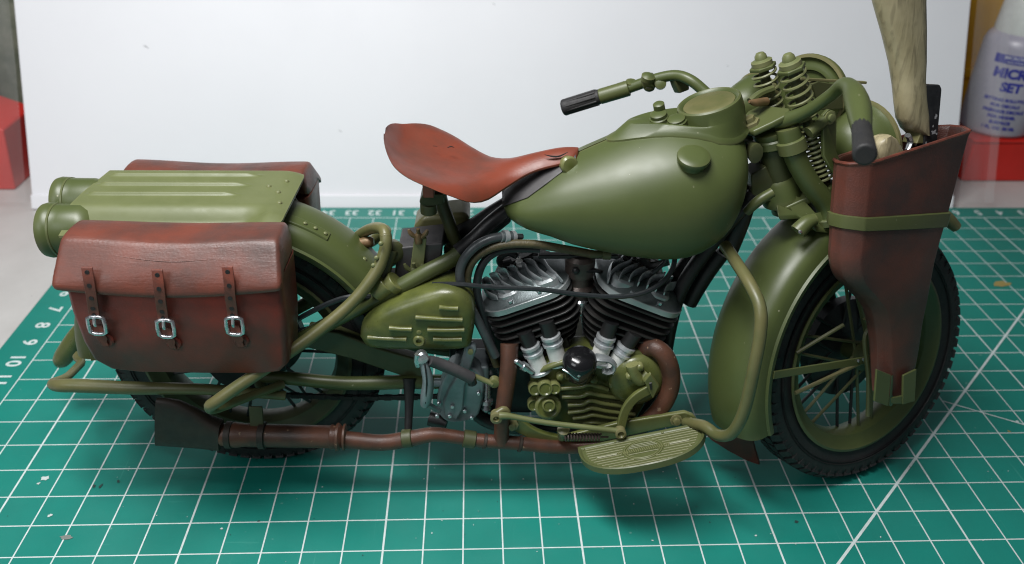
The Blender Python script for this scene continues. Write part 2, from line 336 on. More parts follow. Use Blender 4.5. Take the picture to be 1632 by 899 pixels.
# white card leaning back behind the mat, inside a clear sleeve
LEAN = R(22); cy, sy = math.cos(LEAN), math.sin(LEAN)
def oncard(x, h, off=0.0): return (x, 1.22+h*sy-off*cy, -0.19+h*cy+off*sy)
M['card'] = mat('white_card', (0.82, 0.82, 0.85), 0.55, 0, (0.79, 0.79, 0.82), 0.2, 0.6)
ccard = thing('backdrop_card', 'large blank white card leaning up behind the motorcycle', 'card')
g = G(); g.prism([oncard(-7.9, 0.35), oncard(33.2, 0.35), oncard(33.2, 13.5), oncard(-7.9, 13.5)], (0, 0.25*cy, -0.25*sy)); g.build('card_sheet', 'card', ccard, bevel=0.03)
G().prism([oncard(-7.9, 0.0, 0.14), oncard(33.2, 0.0, 0.14), oncard(33.2, 0.62, 0.14), oncard(-7.9, 0.62, 0.14)], (0, 0.12*cy, -0.12*sy)).build('sleeve_glare', 'card', ccard, bevel=0.04)  # white strip standing in for the lamp's reflection along the sleeve bottom
M['smudge'] = mat('grey_smudge', (0.5, 0.5, 0.52), 0.6)
for (x_, h_, r_) in [(-2.6, 6.9, 0.10), (5.5, 3.4, 0.06), (22.5, 6.3, 0.05), (12.2, 8.8, 0.05)]:
    pts = []
    for i in range(9):
        t = 2*math.pi*i/9; q = r_*random.uniform(0.5, 1.1); pts.append(oncard(x_+math.cos(t)*q*1.5, h_+math.sin(t)*q*0.5-math.cos(t)*q*0.7, 0.006))
    G().add(pts, [tuple(range(9))]).build('smudge', 'smudge', ccard, smooth=0)
def film():
    m = bpy.data.materials.new('clear_plastic_film'); m.use_nodes = True; nt = m.node_tree; N = nt.nodes; L = nt.links
    b = N['Principled BSDF']; b.inputs['Base Color'].default_value = (0.75, 0.74, 0.74, 1); b.inputs['Roughness'].default_value = 0.12; b.inputs['Alpha'].default_value = 0.09
    return m
M['film'] = film()
slv = thing('plastic_sleeve', 'clear plastic sleeve sticking out past the edges of the white card', 'sleeve')
def filmrow(x0, x1, off):
    gg = G(); rows = []
    for i in range(9):
        x = x0+(x1-x0)*i/8; rows.append([oncard(x, h, off+0.10*math.sin(1.7*i+h*0.6)*0.6) for h in (0.3, 2, 4, 6, 8, 10, 12, 13.6)])
    gg.rings(rows, closed=False); return gg
filmrow(33.45, 35.05, 0.1).build('film', 'film', slv)
filmrow(-10.2, -8.05, 0.1).build('film', 'film', slv)
gg = G(); gg.rings([[oncard(34.55+d, h, 0.28) for h in (0.3, 3, 6, 9, 12, 13.6)] for d in (0, 0.2, 0.4)], closed=False); gg.build('seam', 'film', slv)

M['red_plastic'] = mat('red_plastic', (0.62, 0.020, 0.012), 0.35, 0, (0.52, 0.018, 0.010), 0.5, 0.8)
M['yellow_plastic'] = mat('yellow_plastic', (0.80, 0.44, 0.010), 0.4, 0, (0.70, 0.36, 0.01), 0.5, 0.8)
M['bottle_white'] = mat('white_cap_plastic', (0.72, 0.73, 0.70), 0.4)
M['bottle'] = mat('frosted_bottle_plastic', (0.40, 0.38, 0.44), 0.3, 0, (0.34, 0.33, 0.40), 0.6, 0.8)
M['blue_print'] = mat('blue_label_print', (0.030, 0.035, 0.30), 0.5)
M['pale_print'] = mat('pale_label_print', (0.45, 0.45, 0.55), 0.5)
rb = thing('storage_box', 'red plastic storage box under the glue bottle at the right', 'box', (39.5, 5.9, -0.196))
g = G().box((0, 0, 1.02), (8.6, 3.4, 2.04)); g.build('body', 'red_plastic', rb, bevel=0.12)
G().box((0, 0, 2.1), (8.7, 3.5, 0.16)).build('lid', 'red_plastic', rb, bevel=0.05)
rb2 = thing('parts_bin', 'red plastic parts bin with a sloping front left of the card', 'bin', (-12.1, 4.6, -0.196))
g = G().prism([(-3.2, -1.5, 0), (2.6, -1.5, 0), (2.9, -1.5, 2.9), (1.1, -1.5, 3.6), (-3.2, -1.5, 3.0)], (0, 3.0, 0)); g.build('body', 'red_plastic', rb2, bevel=0.1)
g = G().box((-2.0, -1.55, 1.7), (1.6, 0.1, 2.2)); g.build('label_panel', 'red_plastic', rb2, bevel=0.04)
yb = thing('yellow_bin', 'yellow plastic bin behind the glue bottle', 'bin', (39.0, 12.6, -0.196))
G().prism([(-4.4, -1.2, 0), (4, -1.2, 0), (4.6, -1.2, 15), (-5.0, -1.2, 15)], (0, 4, 0)).build('body', 'yellow_plastic', yb, bevel=0.1)
G().box((-0.2, -1.32, 3.2), (9.0, 0.25, 0.5)).build('rim', 'yellow_plastic', yb, bevel=0.05)
bt = thing('glue_bottle', 'frosted plastic bottle with white cap and blue lettering', 'bottle', (36.95, 5.85, 1.99))
BR = 1.62
G().lathe((0, 0, 0), (0, 0, 1), [(0, BR-0.22), (0.06, BR-0.08), (0.2, BR), (2.0, BR+0.03), (4.2, BR), (4.5, BR-0.1), (4.72, BR-0.3), (4.8, BR-0.5)], 40).build('body', 'bottle', bt)
G().lathe((0, 0, 4.72), (0, 0, 1), [(0, 1.3), (0.1, 1.34), (1.2, 1.27), (2.4, 1.2), (2.5, 1.05), (2.52, 0.3)], 40).build('cap', 'bottle_white', bt)
wr = BR+0.035
A0 = R(-27)
def btext(body, size, z, m='blue_print', bold=0.03, sx=1.0, nm='lettering'):
    o = text(body, size, (0, 0, 0), (0, 0, 0), m, bt, nm, wrap=wr, bold=bold, sx=sx)
    # wrap() bends about the axis wr behind the text; stand it up and turn it to face the camera
    rm = Matrix.Rotation(A0, 4, 'Z') @ Matrix.Translation((0, -wr, z)) @ Matrix.Rotation(R(90), 4, 'X')
    o.matrix_local = rm
    return o
bar = G(); rows = []
for i in range(13):
    a = R(-38+76*i/12)+A0
    rows.append([(math.sin(a)*(wr-0.012), -math.cos(a)*(wr-0.012), z) for z in (3.52, 3.92)])
bar.rings(rows, closed=False); bar.build('logo_bar', 'blue_print', bt)
btext('MICROSCALE', 0.2, 3.8, 'pale_print', 0.01, 1.1); btext('INDUSTRIES, INC.', 0.13, 3.61, 'pale_print', 0.004)
btext('MICRO', 0.6, 3.08); btext('SET', 0.58, 2.45)
for i, tline in enumerate(['SETTING SOLUTION', 'FOR DECALS', 'PREPARES DECALS', 'FOR MODEL', 'SURFACE', '1 FL. OZ. 30 ML']):
    btext(tline, 0.2, 1.86-0.27*i, 'blue_print', 0.012, 1.1)
jr = thing('paint_jar', 'dim grey green paint jar with striped label left of the card', 'jar', (-13.2, 6.9, 2.9))
M['jar'] = mat('grey_green_jar', (0.24, 0.25, 0.19), 0.35, 0, (0.12, 0.14, 0.10), 1.2, 0.9); M['jar_cap'] = mat('blue_jar_cap', (0.02, 0.035, 0.11), 0.4); M['jar_label'] = mat('pale_green_label', (0.26, 0.29, 0.21), 0.5, 0, (0.12, 0.14, 0.10), 2.5, 1.0)
G().lathe((0, 0, 0), (0, 0, 1), [(0, 1.7), (0.2, 1.9), (4.2, 1.9), (4.6, 1.5), (4.8, 1.4)], 32).build('body', 'jar', jr)
G().lathe((0, 0, 4.8), (0, 0, 1), [(0, 1.6), (1.6, 1.55), (1.7, 1.3)], 32).build('cap', 'jar_cap', jr)
for zz in (0.6, 2.2, 3.3):
    G().lathe((0, 0, zz), (0, 0, 1), [(0, 1.92), (0.6, 1.92)], 32, cap0=False, cap1=False).build('label_band', 'jar_label', jr)
rb2b = thing('grey_bin', 'shadowy grey box standing behind the paint jar', 'box', (-14.5, 10.5, -0.196))
G().box((0, 0, 6), (9, 3, 12)).build('body', 'jar', rb2b, bevel=0.1)
# ------------------------------------------------------------------ the motorcycle: x forward, y to its left (away), z up
bike = thing('motorcycle', 'olive green model motorcycle with brown saddle standing on the cutting mat', 'motorcycle', (5.396, -14.292, -0.055), (-0.033, 0, -0.025))  # most part coordinates below, and the mat's paint spots, unprojected from image pixels
FA, FL_, FU = V((0.7779, 0.4741, 0.4120)).normalized(), V((-0.4190, 0.8804, -0.2219)).normalized(), V((-0.4680, 0, 0.8838)).normalized()
FO = V((12.931, 0, 9.143))
def F(a, b, c): return tuple(FO+FA*a+FL_*b+FU*c)      # fork coordinates (the bars are turned left)
FORKAX = (FA, FL_, FU)
rivet_me = G().lathe((0, 0, 0), (0, 0, 1), [(0, 0.06), (0.018, 0.056), (0.036, 0.036), (0.042, 0.01)], 10).mesh('rivet', 'olive_pale')
bolt_me = G().lathe((0, 0, 0), (0, 0, 1), [(0, 0.1), (0.07, 0.1), (0.08, 0.085), (0.081, 0.05), (0.14, 0.05), (0.15, 0.03)], 6).mesh('bolt', 'olive_pale')
sbolt_me = G().lathe((0, 0, 0), (0, 0, 1), [(0, 0.07), (0.06, 0.07), (0.075, 0.05)], 6).mesh('bolt', 'steel')
# ---- wheels
def make_wheel(mtx, rim_m, spoke_m):
    hub = G().lathe((0, -0.62, 0), (0, 1, 0), [(0, 0.12), (0.05, 0.2), (0.2, 0.3), (0.28, 0.45), (0.34, 0.45), (0.38, 0.26), (0.86, 0.26), (0.9, 0.45), (0.96, 0.45), (1.04, 0.3), (1.2, 0.2), (1.24, 0.12)], 24).build('wheel', 'olive_dark', bike)
    hub.matrix_local = mtx
    pr = [(-0.42, 2.58), (-0.40, 2.75), (-0.48, 2.98), (-0.52, 3.2), (-0.49, 3.36), (-0.40, 3.47), (-0.2, 3.535), (0, 3.55), (0.2, 3.535), (0.40, 3.47), (0.49, 3.36), (0.52, 3.2), (0.48, 2.98), (0.40, 2.75), (0.42, 2.58)]
    t = G(); t.lathe((0, 0, 0), (0, 1, 0), pr, 72, cap0=False, cap1=False)
    n = 66
    for i in range(n):
        a = 2*math.pi*i/n
        rx = V((math.cos(a), 0, math.sin(a))); tx = V((-math.sin(a), 0, math.cos(a))); ly = V((0, 1, 0))
        for s in (-1, 1):
            nn = (rx*0.8+ly*s*0.6).normalized(); ll = (ly*0.8-rx*s*0.6).normalized()
            t.box(rx*3.445+ly*s*0.41, (0.22, 0.26, 0.11), (tx, ll, nn))
            t.box(rx*3.31+ly*s*0.495, (0.15, 0.045, 0.17), (tx, ly, rx))
            b2 = a+math.pi/n; rx2 = V((math.cos(b2), 0, math.sin(b2))); tx2 = V((-math.sin(b2), 0, math.cos(b2)))
            t.box(rx2*3.53+ly*s*0.17, (0.26, 0.24, 0.08), (tx2, ly, rx2))
    for s in (-1, 1):
        t.lathe((0, s*0.5, 0), (0, 1, 0), [(-0.03, 3.02), (0.012, 3.04), (0.012, 3.07), (-0.03, 3.09)], 64, cap0=False, cap1=False)
    t.build('tyre', 'rubber', hub, smooth=50)
    rimp = [(-0.43, 2.70), (-0.49, 2.73), (-0.51, 2.66), (-0.46, 2.58), (-0.38, 2.50), (-0.31, 2.33), (-0.1, 2.25), (0.1, 2.25), (0.31, 2.33), (0.38, 2.50), (0.46, 2.58), (0.51, 2.66), (0.49, 2.73), (0.43, 2.70)]
    G().lathe((0, 0, 0), (0, 1, 0), rimp, 72, cap0=False, cap1=False).build('rim', rim_m, hub)
    sp = {}
    for s in (-1, 1):
        for k in (-1, 1):
            ang = R(52)*k
            sp[s, k] = G().tube([(0.43, s*0.30, 0), (2.30*math.cos(ang*0.75), s*0.10, 2.30*math.sin(ang*0.75))], 0.044, 7, 1).mesh('spoke', spoke_m if s < 0 else 'black')
    for i in range(6):
        for s in (-1, 1):
            for k in (-1, 1):
                o = bpy.data.objects.new('spoke', sp[s, k]); COL.objects.link(o); o.parent = hub
                o.matrix_local = Matrix.Rotation(R(60*i+(15 if s > 0 else 0)+(30 if k > 0 else 0)), 4, 'Y')
    return hub
wf = Matrix((FA, FL_, FU)).transposed().to_4x4(); wf.translation = V(F(0.30, 0, -6.527))
fw = make_wheel(wf, 'olive', 'olive_dark')
G().lathe((0, 0.35, 0), (0, 1, 0), [(-0.1, 0.9), (-0.05, 1.38), (0.25, 1.4), (0.3, 1.2), (0.32, 0.3)], 36).build('brake_drum', 'black', fw)
rwm = Matrix.Translation((0, 0, 3.60))
rw_ = make_wheel(rwm, 'olive_dark', 'black')
G().lathe((0, 0.35, 0), (0, 1, 0), [(0, 0.9), (0.05, 1.3), (0.3, 1.32), (0.34, 1.15), (0.36, 0.3)], 36).build('brake_drum', 'black', rw_)
G().lathe((0, -0.62, 0), (0, 1, 0), [(0, 0.4), (0.02, 1.05), (0.08, 1.05), (0.1, 0.4)], 44).build('sprocket', 'black', rw_)
# ---- fenders: a curved sheet swept round the wheel
def fender(cx, cz, ang0, ang1, n, prof, ax, org, thick=0.05):
    rr = []
    for i in range(n+1):
        t = i/n; a = R(ang0+(ang1-ang0)*t); rad = V(ax[0])*math.cos(a)+V(ax[2])*math.sin(a)
        c = V(org); out = []
        pts = prof(t)
        for (b, r_) in pts: out.append(c+rad*r_+V(ax[1])*b)
        for (b, r_) in reversed(pts): out.append(c+rad*(r_-thick)+V(ax[1])*(b*0.95))
        rr.append(out)
    g = G(); g.rings(rr); return g
def fprof(hw, rc, re, lip=0.08):
    def p(t):
        pts = [(-hw-0.03, re-0.16), (-hw-0.06, re-0.04)]
        k = 14
        for i in range(k+1):
            a = math.pi*i/k
            x = -hw*math.copysign(abs(math.cos(a))**0.80, math.cos(a)); y = max(0.0, math.sin(a))**0.72
            pts.append((x, re+(rc-re)*y))
        pts += [(hw+0.06, re-0.04), (hw+0.03, re-0.16)]
        return pts
    return p
rfn = fender(0, 0, 29, 178, 44, fprof(0.84, 4.32, 3.80), (V((1, 0, 0)), V((0, 1, 0)), V((0, 0, 1))), (0, 0, 3.60)).build('rear_fender', 'olive', bike)
ffn = fender(0, 0, 169, 64, 40, fprof(0.92, 4.54, 3.98), FORKAX, F(0.30, 0, -6.527)).build('front_fender', 'olive', bike)
def onrf(ang, b, r_=4.33):
    a = R(ang); return (math.cos(a)*r_, b, 3.6+math.sin(a)*r_), (math.cos(a), 0, math.sin(a))
for ang, b, rr_ in [(36, -0.35, 4.26), (36, -0.62, 4.13), (41, -0.3, 4.27), (41, 0.3, 4.27), (33, -0.2, 4.3), (33, 0.3, 4.27)]:
    p, nrm = onrf(ang, b, rr_); inst('rivet', rivet_me, rfn, p, nrm, scale=1.3)
# raised hinge plate on the fender behind the rack
g = G(); rr = []
for i in range(9):
    ang = 55+ (75-55)*i/8; row = []
    for b, dr in [(-0.62, 4.20), (-0.60, 4.27), (-0.36, 4.33), (-0.33, 4.26)]:
        row.append(onrf(ang, b, dr)[0])
    rr.append(row)
g.rings(rr); g.build('hinge_plate', 'olive', rfn, bevel=0.02)
for ang in (56.5, 60, 63.5): inst('rivet', rivet_me, rfn, onrf(ang, -0.48, 4.305)[0], onrf(ang, -0.2, 4.3)[1], scale=0.9)
# front fender stay (flat bar) and tubes to the axle
G().bar((13.150,-2.180,4.363), (16.179,-0.783,3.869), 0.20, 0.06, FL_).build('fender_stay', 'olive', ffn, bevel=0.015)
G().tube([(13.999,-1.261,4.376), (15.225,-0.819,4.943)], 0.05, 8, 1).build('fender_stay', 'olive_dark', ffn)
G().tube([(14.040,-1.624,3.400), (16.226,-0.609,3.748)], 0.055, 8, 1).build('fender_stay', 'olive_tan', ffn)
for p in ((15.732,-1.021,3.993), (15.893,-0.947,3.982)): inst('bolt', sbolt_me, ffn, p, -FL_, scale=0.6)
# mud flap behind the front wheel
g = G(); g.prism([(12.019,-1.000,1.648), (13.390,-1.000,1.570), (13.562,-1.000,1.044), (13.803,-1.000,0.437), (13.411,-1.000,0.594), (12.836,-1.000,0.951), (12.356,-1.000,1.302)], (0.05, 0.1, 0.0)); g.build('leg_shield', 'leather_red', bike, bevel=0.015, label='reddish brown shield plate under the front fender')
# ---- luggage rack: ribbed sheet
def rack_pt(u, v):
    # u 0 rear .. 1 front, v -1 near .. 1 far
    x = -3.35+u*(1.62+3.35)
    y = v*1.52
    z = 8.04-0.05*(1-u)
    if v < -0.42 and True:
        q_ = min(1, max(0, (0.93-u)/0.12)); z -= q_*(0.30*min(1, (-v-0.42)/0.28)**2+0.0)
    if v < -0.72: z -= 0.10*((-v-0.72)/0.28)
    if v > 0.86: z -= 0.12*((v-0.86)/0.14)**1.6
    if u > 0.9: x += 0; z -= 0.10*((u-0.9)/0.1)**2
    x += 0.25*(v+1)*0.0
    # corners
    if u > 0.5: x -= 0.35*max(0, abs(v)-0.72)**2/0.078*0.4
    else: x += 0.55*max(0, v)*(1-2*u)*0.2
    # ribs
    for vc in (-0.10, 0.28, 0.66):
        e0, e1 = 0.03, 0.82-0.06*(1-vc)
        d = abs(v-vc)/0.042
        if d < 1 and e0 < u < e1:
            z += 0.075*(1-d*d)*min(1, (u-e0)/0.03)*min(1, (e1-u)/0.07)
    return (x, y, z)
NU, NV = 60, 96
top = [[rack_pt(i/NU, -1+2*j/NV) for j in range(NV+1)] for i in range(NU+1)]
rr = [row+[tuple(V(p)-V((0, 0, 0.06))) for p in reversed(row)] for row in top]
rack = G().rings(rr).build('luggage_rack', 'olive_pale', bike, smooth=60)
for u, v in [(0.935, 0.45), (0.865, 0.22), (0.925, 0.0), (0.955, -0.36)]:
    p = rack_pt(u, v); inst('rivet', rivet_me, rack, p, (0, 0, 1), scale=1.1)
for s in (-1, 1):
    G().tube([(1.0, s*0.95, 7.97 if s > 0 else 7.6), (1.25, s*0.9, 7.6), (1.5, s*0.82, 7.2)], 0.09, 8).build('strut', 'olive_dark', rack)
    G().tube([(-2.9, s*0.85, 7.6), (-2.85, s*0.85, 7.0), (-2.6, s*0.82, 6.4)], 0.09, 8).build('strut', 'olive_dark', rack)
# ---- tail lamps
def tail(p, L_):
    t = G().lathe(p, (1, 0, 0.05), [(0, 0.55), (0.02, 0.62), (0.12, 0.645), (0.24, 0.635), (0.28, 0.61), (0.5, 0.60), (0.9, 0.58), (L_+0.3, 0.5), (L_+0.5, 0.2)], 36).build('tail_lamp', 'olive', bike)
    G().lathe(V(p)+V((0.27, 0, 0.01)), (1, 0, 0.05), [(0, 0.60), (0.015, 0.63), (0.06, 0.63), (0.075, 0.60)], 36, cap0=False, cap1=False).build('rim', 'olive', t)
    G().lathe(V(p)+V((0.01, 0, 0)), (-1, 0, 0), [(0, 0.56), (0.05, 0.4), (0.07, 0.05)], 24).build('lens', 'leather_red', t)
tail((-3.98, -0.80, 7.36), 0.8); tail((-4.28, 0.62, 7.40), 0.9)
# ---- frame tubes
ot = 'olive'
ftube = lambda name, pts, r_, m='olive', n=6, seg=12: G().tube(pts, r_, seg, n).build(name, m, bike)
for s in (1, -1):
    ftube('seat_stay', [(0.35, s*1.0, 3.7), (1.6, s*0.98, 4.5), (3.0, s*0.95, 5.35), (3.94, s*0.92, 5.88), (4.78, s*0.82, 6.35), (5.4, s*0.62, 6.62), (5.75, s*0.46, 6.88)], [0.17, 0.18, 0.19, 0.2, 0.2, 0.2, 0.2], 'olive')
    ftube('backbone_lug', [(5.55, s*0.54, 6.74), (5.9, s*0.40, 7.02), (6.3, s*0.27, 7.4), (6.8, s*0.16, 7.8)], [0.225, 0.2, 0.19, 0.18], 'black')
    ftube('chain_stay', [(0.2, s*1.0, 3.35), (1.2, s*1.0, 3.3), (2.6, s*0.95, 3.12), (4.2, s*0.85, 3.1), (5.4, s*0.7, 3.0)], [0.14, 0.17, 0.18, 0.19, 0.19], 'olive')
    ftube('cradle_tube', [(5.4, s*0.75, 3.0), (6.2, s*0.9, 1.9), (7.6, s*0.9, 1.62), (9.8, s*0.9, 1.66), (10.6, s*0.75, 2.2), (10.85, s*0.55, 3.3), (10.95, s*0.38, 4.6), (11.15, s*0.28, 5.7), (11.75, s*0.2, 6.9), (12.6, s*0.15, 8.2)], 0.19, 'black')
ftube('seat_post_tube', [(5.45, 0, 3.0), (5.5, 0, 6.6)], 0.22, 'black')
# clamps on the near seat stay
for p, q, r_ in [((3.539,-0.950,5.867), (3.856,-0.950,6.149), 0.29), ((3.911,-0.950,6.046), (4.068,-0.950,6.186), 0.27)]:
    G().tube([p, q], r_, 14, 1).build('frame_clamp', 'olive_gloss', bike, bevel=0.03)
# dark forged seat bar up to the tank
g = G(); g.prism([(5.595,-0.250,6.618), (6.205,-0.250,7.408), (6.758,-0.200,7.756), (6.810,-0.200,7.391), (6.435,-0.250,7.074), (5.933,-0.250,6.726)], (0, 0.5, 0)); g.build('backbone', 'black', bike, bevel=0.06)
# ---- rear crash guard loop (near), its far twin, bumper loops
def guard(s):
    pts = [(3.838,-0.750,7.325), (3.856,-0.850,7.178), (3.810,-0.950,6.931), (3.602,-1.150,6.499), (3.058,-1.550,5.906), (2.218,-2.050,5.346), (1.412,-2.550,4.944), (0.600,-2.950,4.522), (0.112,-3.100,4.204), (-0.106,-3.050,4.001), (-0.100,-2.700,3.670), (0.473,-1.900,3.429), (1.064,-1.200,3.255)]
    pts = [(p[0], s*abs(p[1]), p[2]) for p in pts]
    rad = [0.145]*3+[0.15]*6+[0.14, 0.12, 0.11, 0.11]
    if s > 0: pts, rad = pts[3:], rad[3:]
    return G().tube(pts, rad, 12, 6).build('rear_crash_guard', 'olive_tan', bike)
guard(-1); guard(1)
ftube('guard_crossbar', [(2.431,1.100,5.873), (2.673,0.950,6.174), (3.004,0.650,6.600), (3.340,0.200,6.984), (3.618,-0.300,7.266), (3.795,-0.620,7.359), (3.857,-0.820,7.262)], 0.14, 'olive_tan')
for (x, y, l) in [(607,385,-1.05), (601,408,-1.1), (603,392,-1.0)]: inst('rivet', rivet_me, bike, (3.769,-1.080,7.245) if x == 607 else ((3.651,-1.120,6.886) if x == 601 else (3.571,-1.150,6.701)), (0.2, -1, 0.3), scale=1.0)
g = G(); g.lathe((3.979,-0.550,6.756), (0.4, -1, 0.2), [(-0.25, 0.2), (-0.2, 0.27), (0.05, 0.27), (0.1, 0.2), (0.12, 0.1)], 14); g.tube([(3.913,-0.600,6.833), (3.759,-0.800,6.340), (3.664,-0.900,6.049)], [0.2, 0.16, 0.2], 10, 4); g.build('guard_clamp', 'olive_dark', bike)
g = G(); g.lathe((3.191,0.300,6.567), (1, 0, 0.1), [(-0.2, 0.1), (0, 0.14), (0.12, 0.14), (0.2, 0.09)], 12); g.build('clamp_nut', 'copper', bike)
# bumper loop at the tail: flat-topped near rail and its far end
bump = [(1.148,-1.350,3.012), (-0.732,-1.500,3.309), (-2.407,-1.550,3.372), (-3.962,-1.500,3.400), (-4.457,-1.400,3.321), (-4.859,-0.900,2.983), (-5.097,0.200,2.539), (-4.976,0.950,2.469), (-3.332,1.400,2.385), (-0.459,1.300,2.480)]
ftube('rear_bumper', [bump[0], bump[1], bump[2], bump[3], bump[4], (-4.753,-1.100,3.173), (-4.668,-0.600,3.003), (-4.747,0.300,2.782), (-4.677,1.000,2.733), (0.3, 1.4, 3.2)], [0.12, 0.14, 0.165, 0.175, 0.16, 0.13, 0.11, 0.11, 0.11, 0.11], 'olive_tan', 7)
g = G(); g.tube([(-4.773,1.600,3.405), (-5.313,1.600,2.874), (-5.764,1.600,2.312), (-6.046,1.600,1.960), (-6.179,1.600,1.782)], [0.25, 0.27, 0.28, 0.24, 0.1], 14, 5); g.build('guard_end', 'olive_gloss', bike)
# front crash guard: bent tube in front of the fender
fg = [(11.897,-0.800,7.148), (12.001,-1.400,7.066), (12.134,-2.300,6.946), (12.257,-2.850,6.659), (12.277,-3.100,6.132), (12.234,-3.250,5.394), (12.201,-3.300,4.378), (12.138,-3.250,3.751), (12.024,-3.100,3.286), (11.830,-2.800,3.032), (11.605,-2.400,2.972), (11.301,-1.700,2.516)]
ftube('front_crash_guard', fg, [0.145]*10+[0.14, 0.13], 'olive_tan', 6)
ftube('front_crash_guard', [(p[0], -p[1], p[2]) for p in fg], [0.145]*10+[0.14, 0.13], 'olive_tan', 6)
# ---- belt guard strip and chain
g = G(); pl = [(1.779,-0.850,4.739), (2.544,-0.850,4.598), (3.454,-0.850,4.152), (4.707,-0.850,3.718), (4.692,-0.850,3.224), (4.047,-0.850,3.278), (2.796,-0.850,3.799), (1.687,-0.850,4.136)]
g.prism(pl, (0, 0.35, 0)); g.build('chain_guard', 'olive_dark', bike, bevel=0.05)
# lower chain run, every link a piece
link_a = G().box((0, 0.05, 0), (0.2, 0.03, 0.12)).box((0, -0.05, 0), (0.2, 0.03, 0.12)).mesh('chain_link', 'black', 0)
a0, b0 = V((0.0, -0.72, 2.62)), V((5.2, -0.72, 2.55)); nl = 30
for i in range(nl):
    p = a0.lerp(b0, i/nl); p.z -= 0.10*math.sin(math.pi*i/nl)
    o = inst('chain_link', link_a, bike, p); o.scale = (1, 1.0 if i % 2 else 0.6, 1)
# ---- side cover (teardrop) with pressed ribs
prof = [(573,537), (577,516), (600,495), (640,476), (690,460), (716,456), (740,462), (754,480), (757,505), (753,535), (745,551), (700,554), (620,553), (585,550)]
outer = [(3.160,-1.450,4.833), (3.246,-1.450,5.213), (3.614,-1.450,5.589), (4.225,-1.450,5.927), (4.972,-1.450,6.210), (5.356,-1.450,6.282), (5.708,-1.450,6.183), (5.913,-1.450,5.875), (5.957,-1.450,5.436), (5.895,-1.450,4.896), (5.772,-1.450,4.600), (5.081,-1.450,4.539), (3.857,-1.450,4.546), (3.326,-1.450,4.597)]
cpt = V((4.947,-1.450,5.248))
ocl = cr(outer+[outer[0]], 4)[:-1]
rr = []
for dy, sc in [(0.9, 0.97), (0.35, 1.0), (0.12, 1.0), (-0.02, 0.965), (-0.12, 0.88), (-0.18, 0.74), (-0.21, 0.5), (-0.22, 0.2)]:
    rr.append([tuple(cpt+(V(p)-cpt)*sc+V((0, dy, 0))) for p in ocl])
sc_ = G().rings(rr).build('side_cover', 'olive_gloss', bike, smooth=60)
for (a, b) in [((5.126,-1.690,5.892), (5.565,-1.670,5.850)), ((4.561,-1.710,5.621), (5.665,-1.680,5.543)), ((3.923,-1.690,5.304), (4.459,-1.710,5.286)), ((4.830,-1.710,5.272), (5.707,-1.670,5.255)), ((3.382,-1.580,4.958), (4.326,-1.690,4.986)), ((4.955,-1.690,4.992), (5.644,-1.650,4.972))]:
    G().tube([a, lerp(a, b, 0.5)[:2]+(lerp(a, b, 0.5)[2]-0.012,), b], 0.06, 10, 4).build('rib', 'olive_gloss', sc_, smooth=60)
G().lathe((4.616,-1.600,4.929), (0, -1, 0.1), [(0, 0.15), (0.08, 0.15), (0.12, 0.12), (0.12, 0.07), (0.06, 0.06)], 18).build('bolt', 'olive_gloss', sc_)
G().lathe((4.626,-1.620,5.176), (0, -1, 0.1), [(0, 0.07), (0.06, 0.06), (0.07, 0.02)], 10).build('bolt', 'olive_gloss', sc_)
# ---- battery with strap and wing nuts, oil box behind
bx = G(); bx.prism([(4.089,-0.550,6.859), (5.175,-0.550,7.007), (5.063,-0.550,6.040), (3.939,-0.550,5.957)], (0, 1.1, 0.0)); bt_ = bx.build('battery', 'grey', bike, bevel=0.05)
sp_ = G(); sp_.prism([(4.497,-0.620,7.169), (4.794,-0.620,7.156), (4.676,-0.640,6.227), (4.358,-0.640,6.241)], (0, 0.06, 0.02)); sp_.build('strap', 'olive_pale', bt_, bevel=0.02)
def wingnut(p, s):
    g = G(); g.lathe(p, (0, -0.1, 1), [(-0.1, 0.10), (0.05, 0.10), (0.16, 0.07), (0.2, 0.03)], 10)
    for k in (-1, 1): g.tube([V(p)+V((k*0.04, -0.02, 0.04)), V(p)+V((k*0.17, -0.04, 0.16)), V(p)+V((k*0.22, -0.04, 0.27))], [0.045, 0.06, 0.035], 8, 3)
    g.tube([V(p), V(p)+V((0, -0.05, 0.30))], [0.04, 0.045], 8, 1)
    g.build('wing_nut', 'copper' if s else 'olive_dark', bt_)
wingnut((4.598,-0.600,7.127), 1); wingnut((4.470,-0.700,6.258), 0)
ob = G(); ob.prism([(4.291,0.550,6.417), (4.388,0.550,6.895), (4.585,0.550,7.141), (5.682,0.550,7.276), (5.775,0.550,7.139), (5.773,0.550,6.666)], (0, 1.0, 0.0)); ob.build('oil_tank', 'olive_tan', bike, bevel=0.12, seg=3)
g = G(); g.box((4.6, 0.0, 5.1), (1.7, 1.2, 1.2)); g.build('battery_tray', 'black', bike, bevel=0.05)
# ---- seat post, saddle spring clamp
ftube('seat_post', [(5.462,-0.000,6.660), (5.288,-0.000,7.310), (5.117,-0.000,7.841), (5.035,-0.000,8.198)], [0.17, 0.16, 0.17, 0.2], 'olive_dark', 3)
G().lathe((5.415,-0.000,6.555), (0, 0, 1), [(-0.1, 0.26), (0.05, 0.26), (0.1, 0.2)], 16).build('post_collar', 'olive_pale', bike)
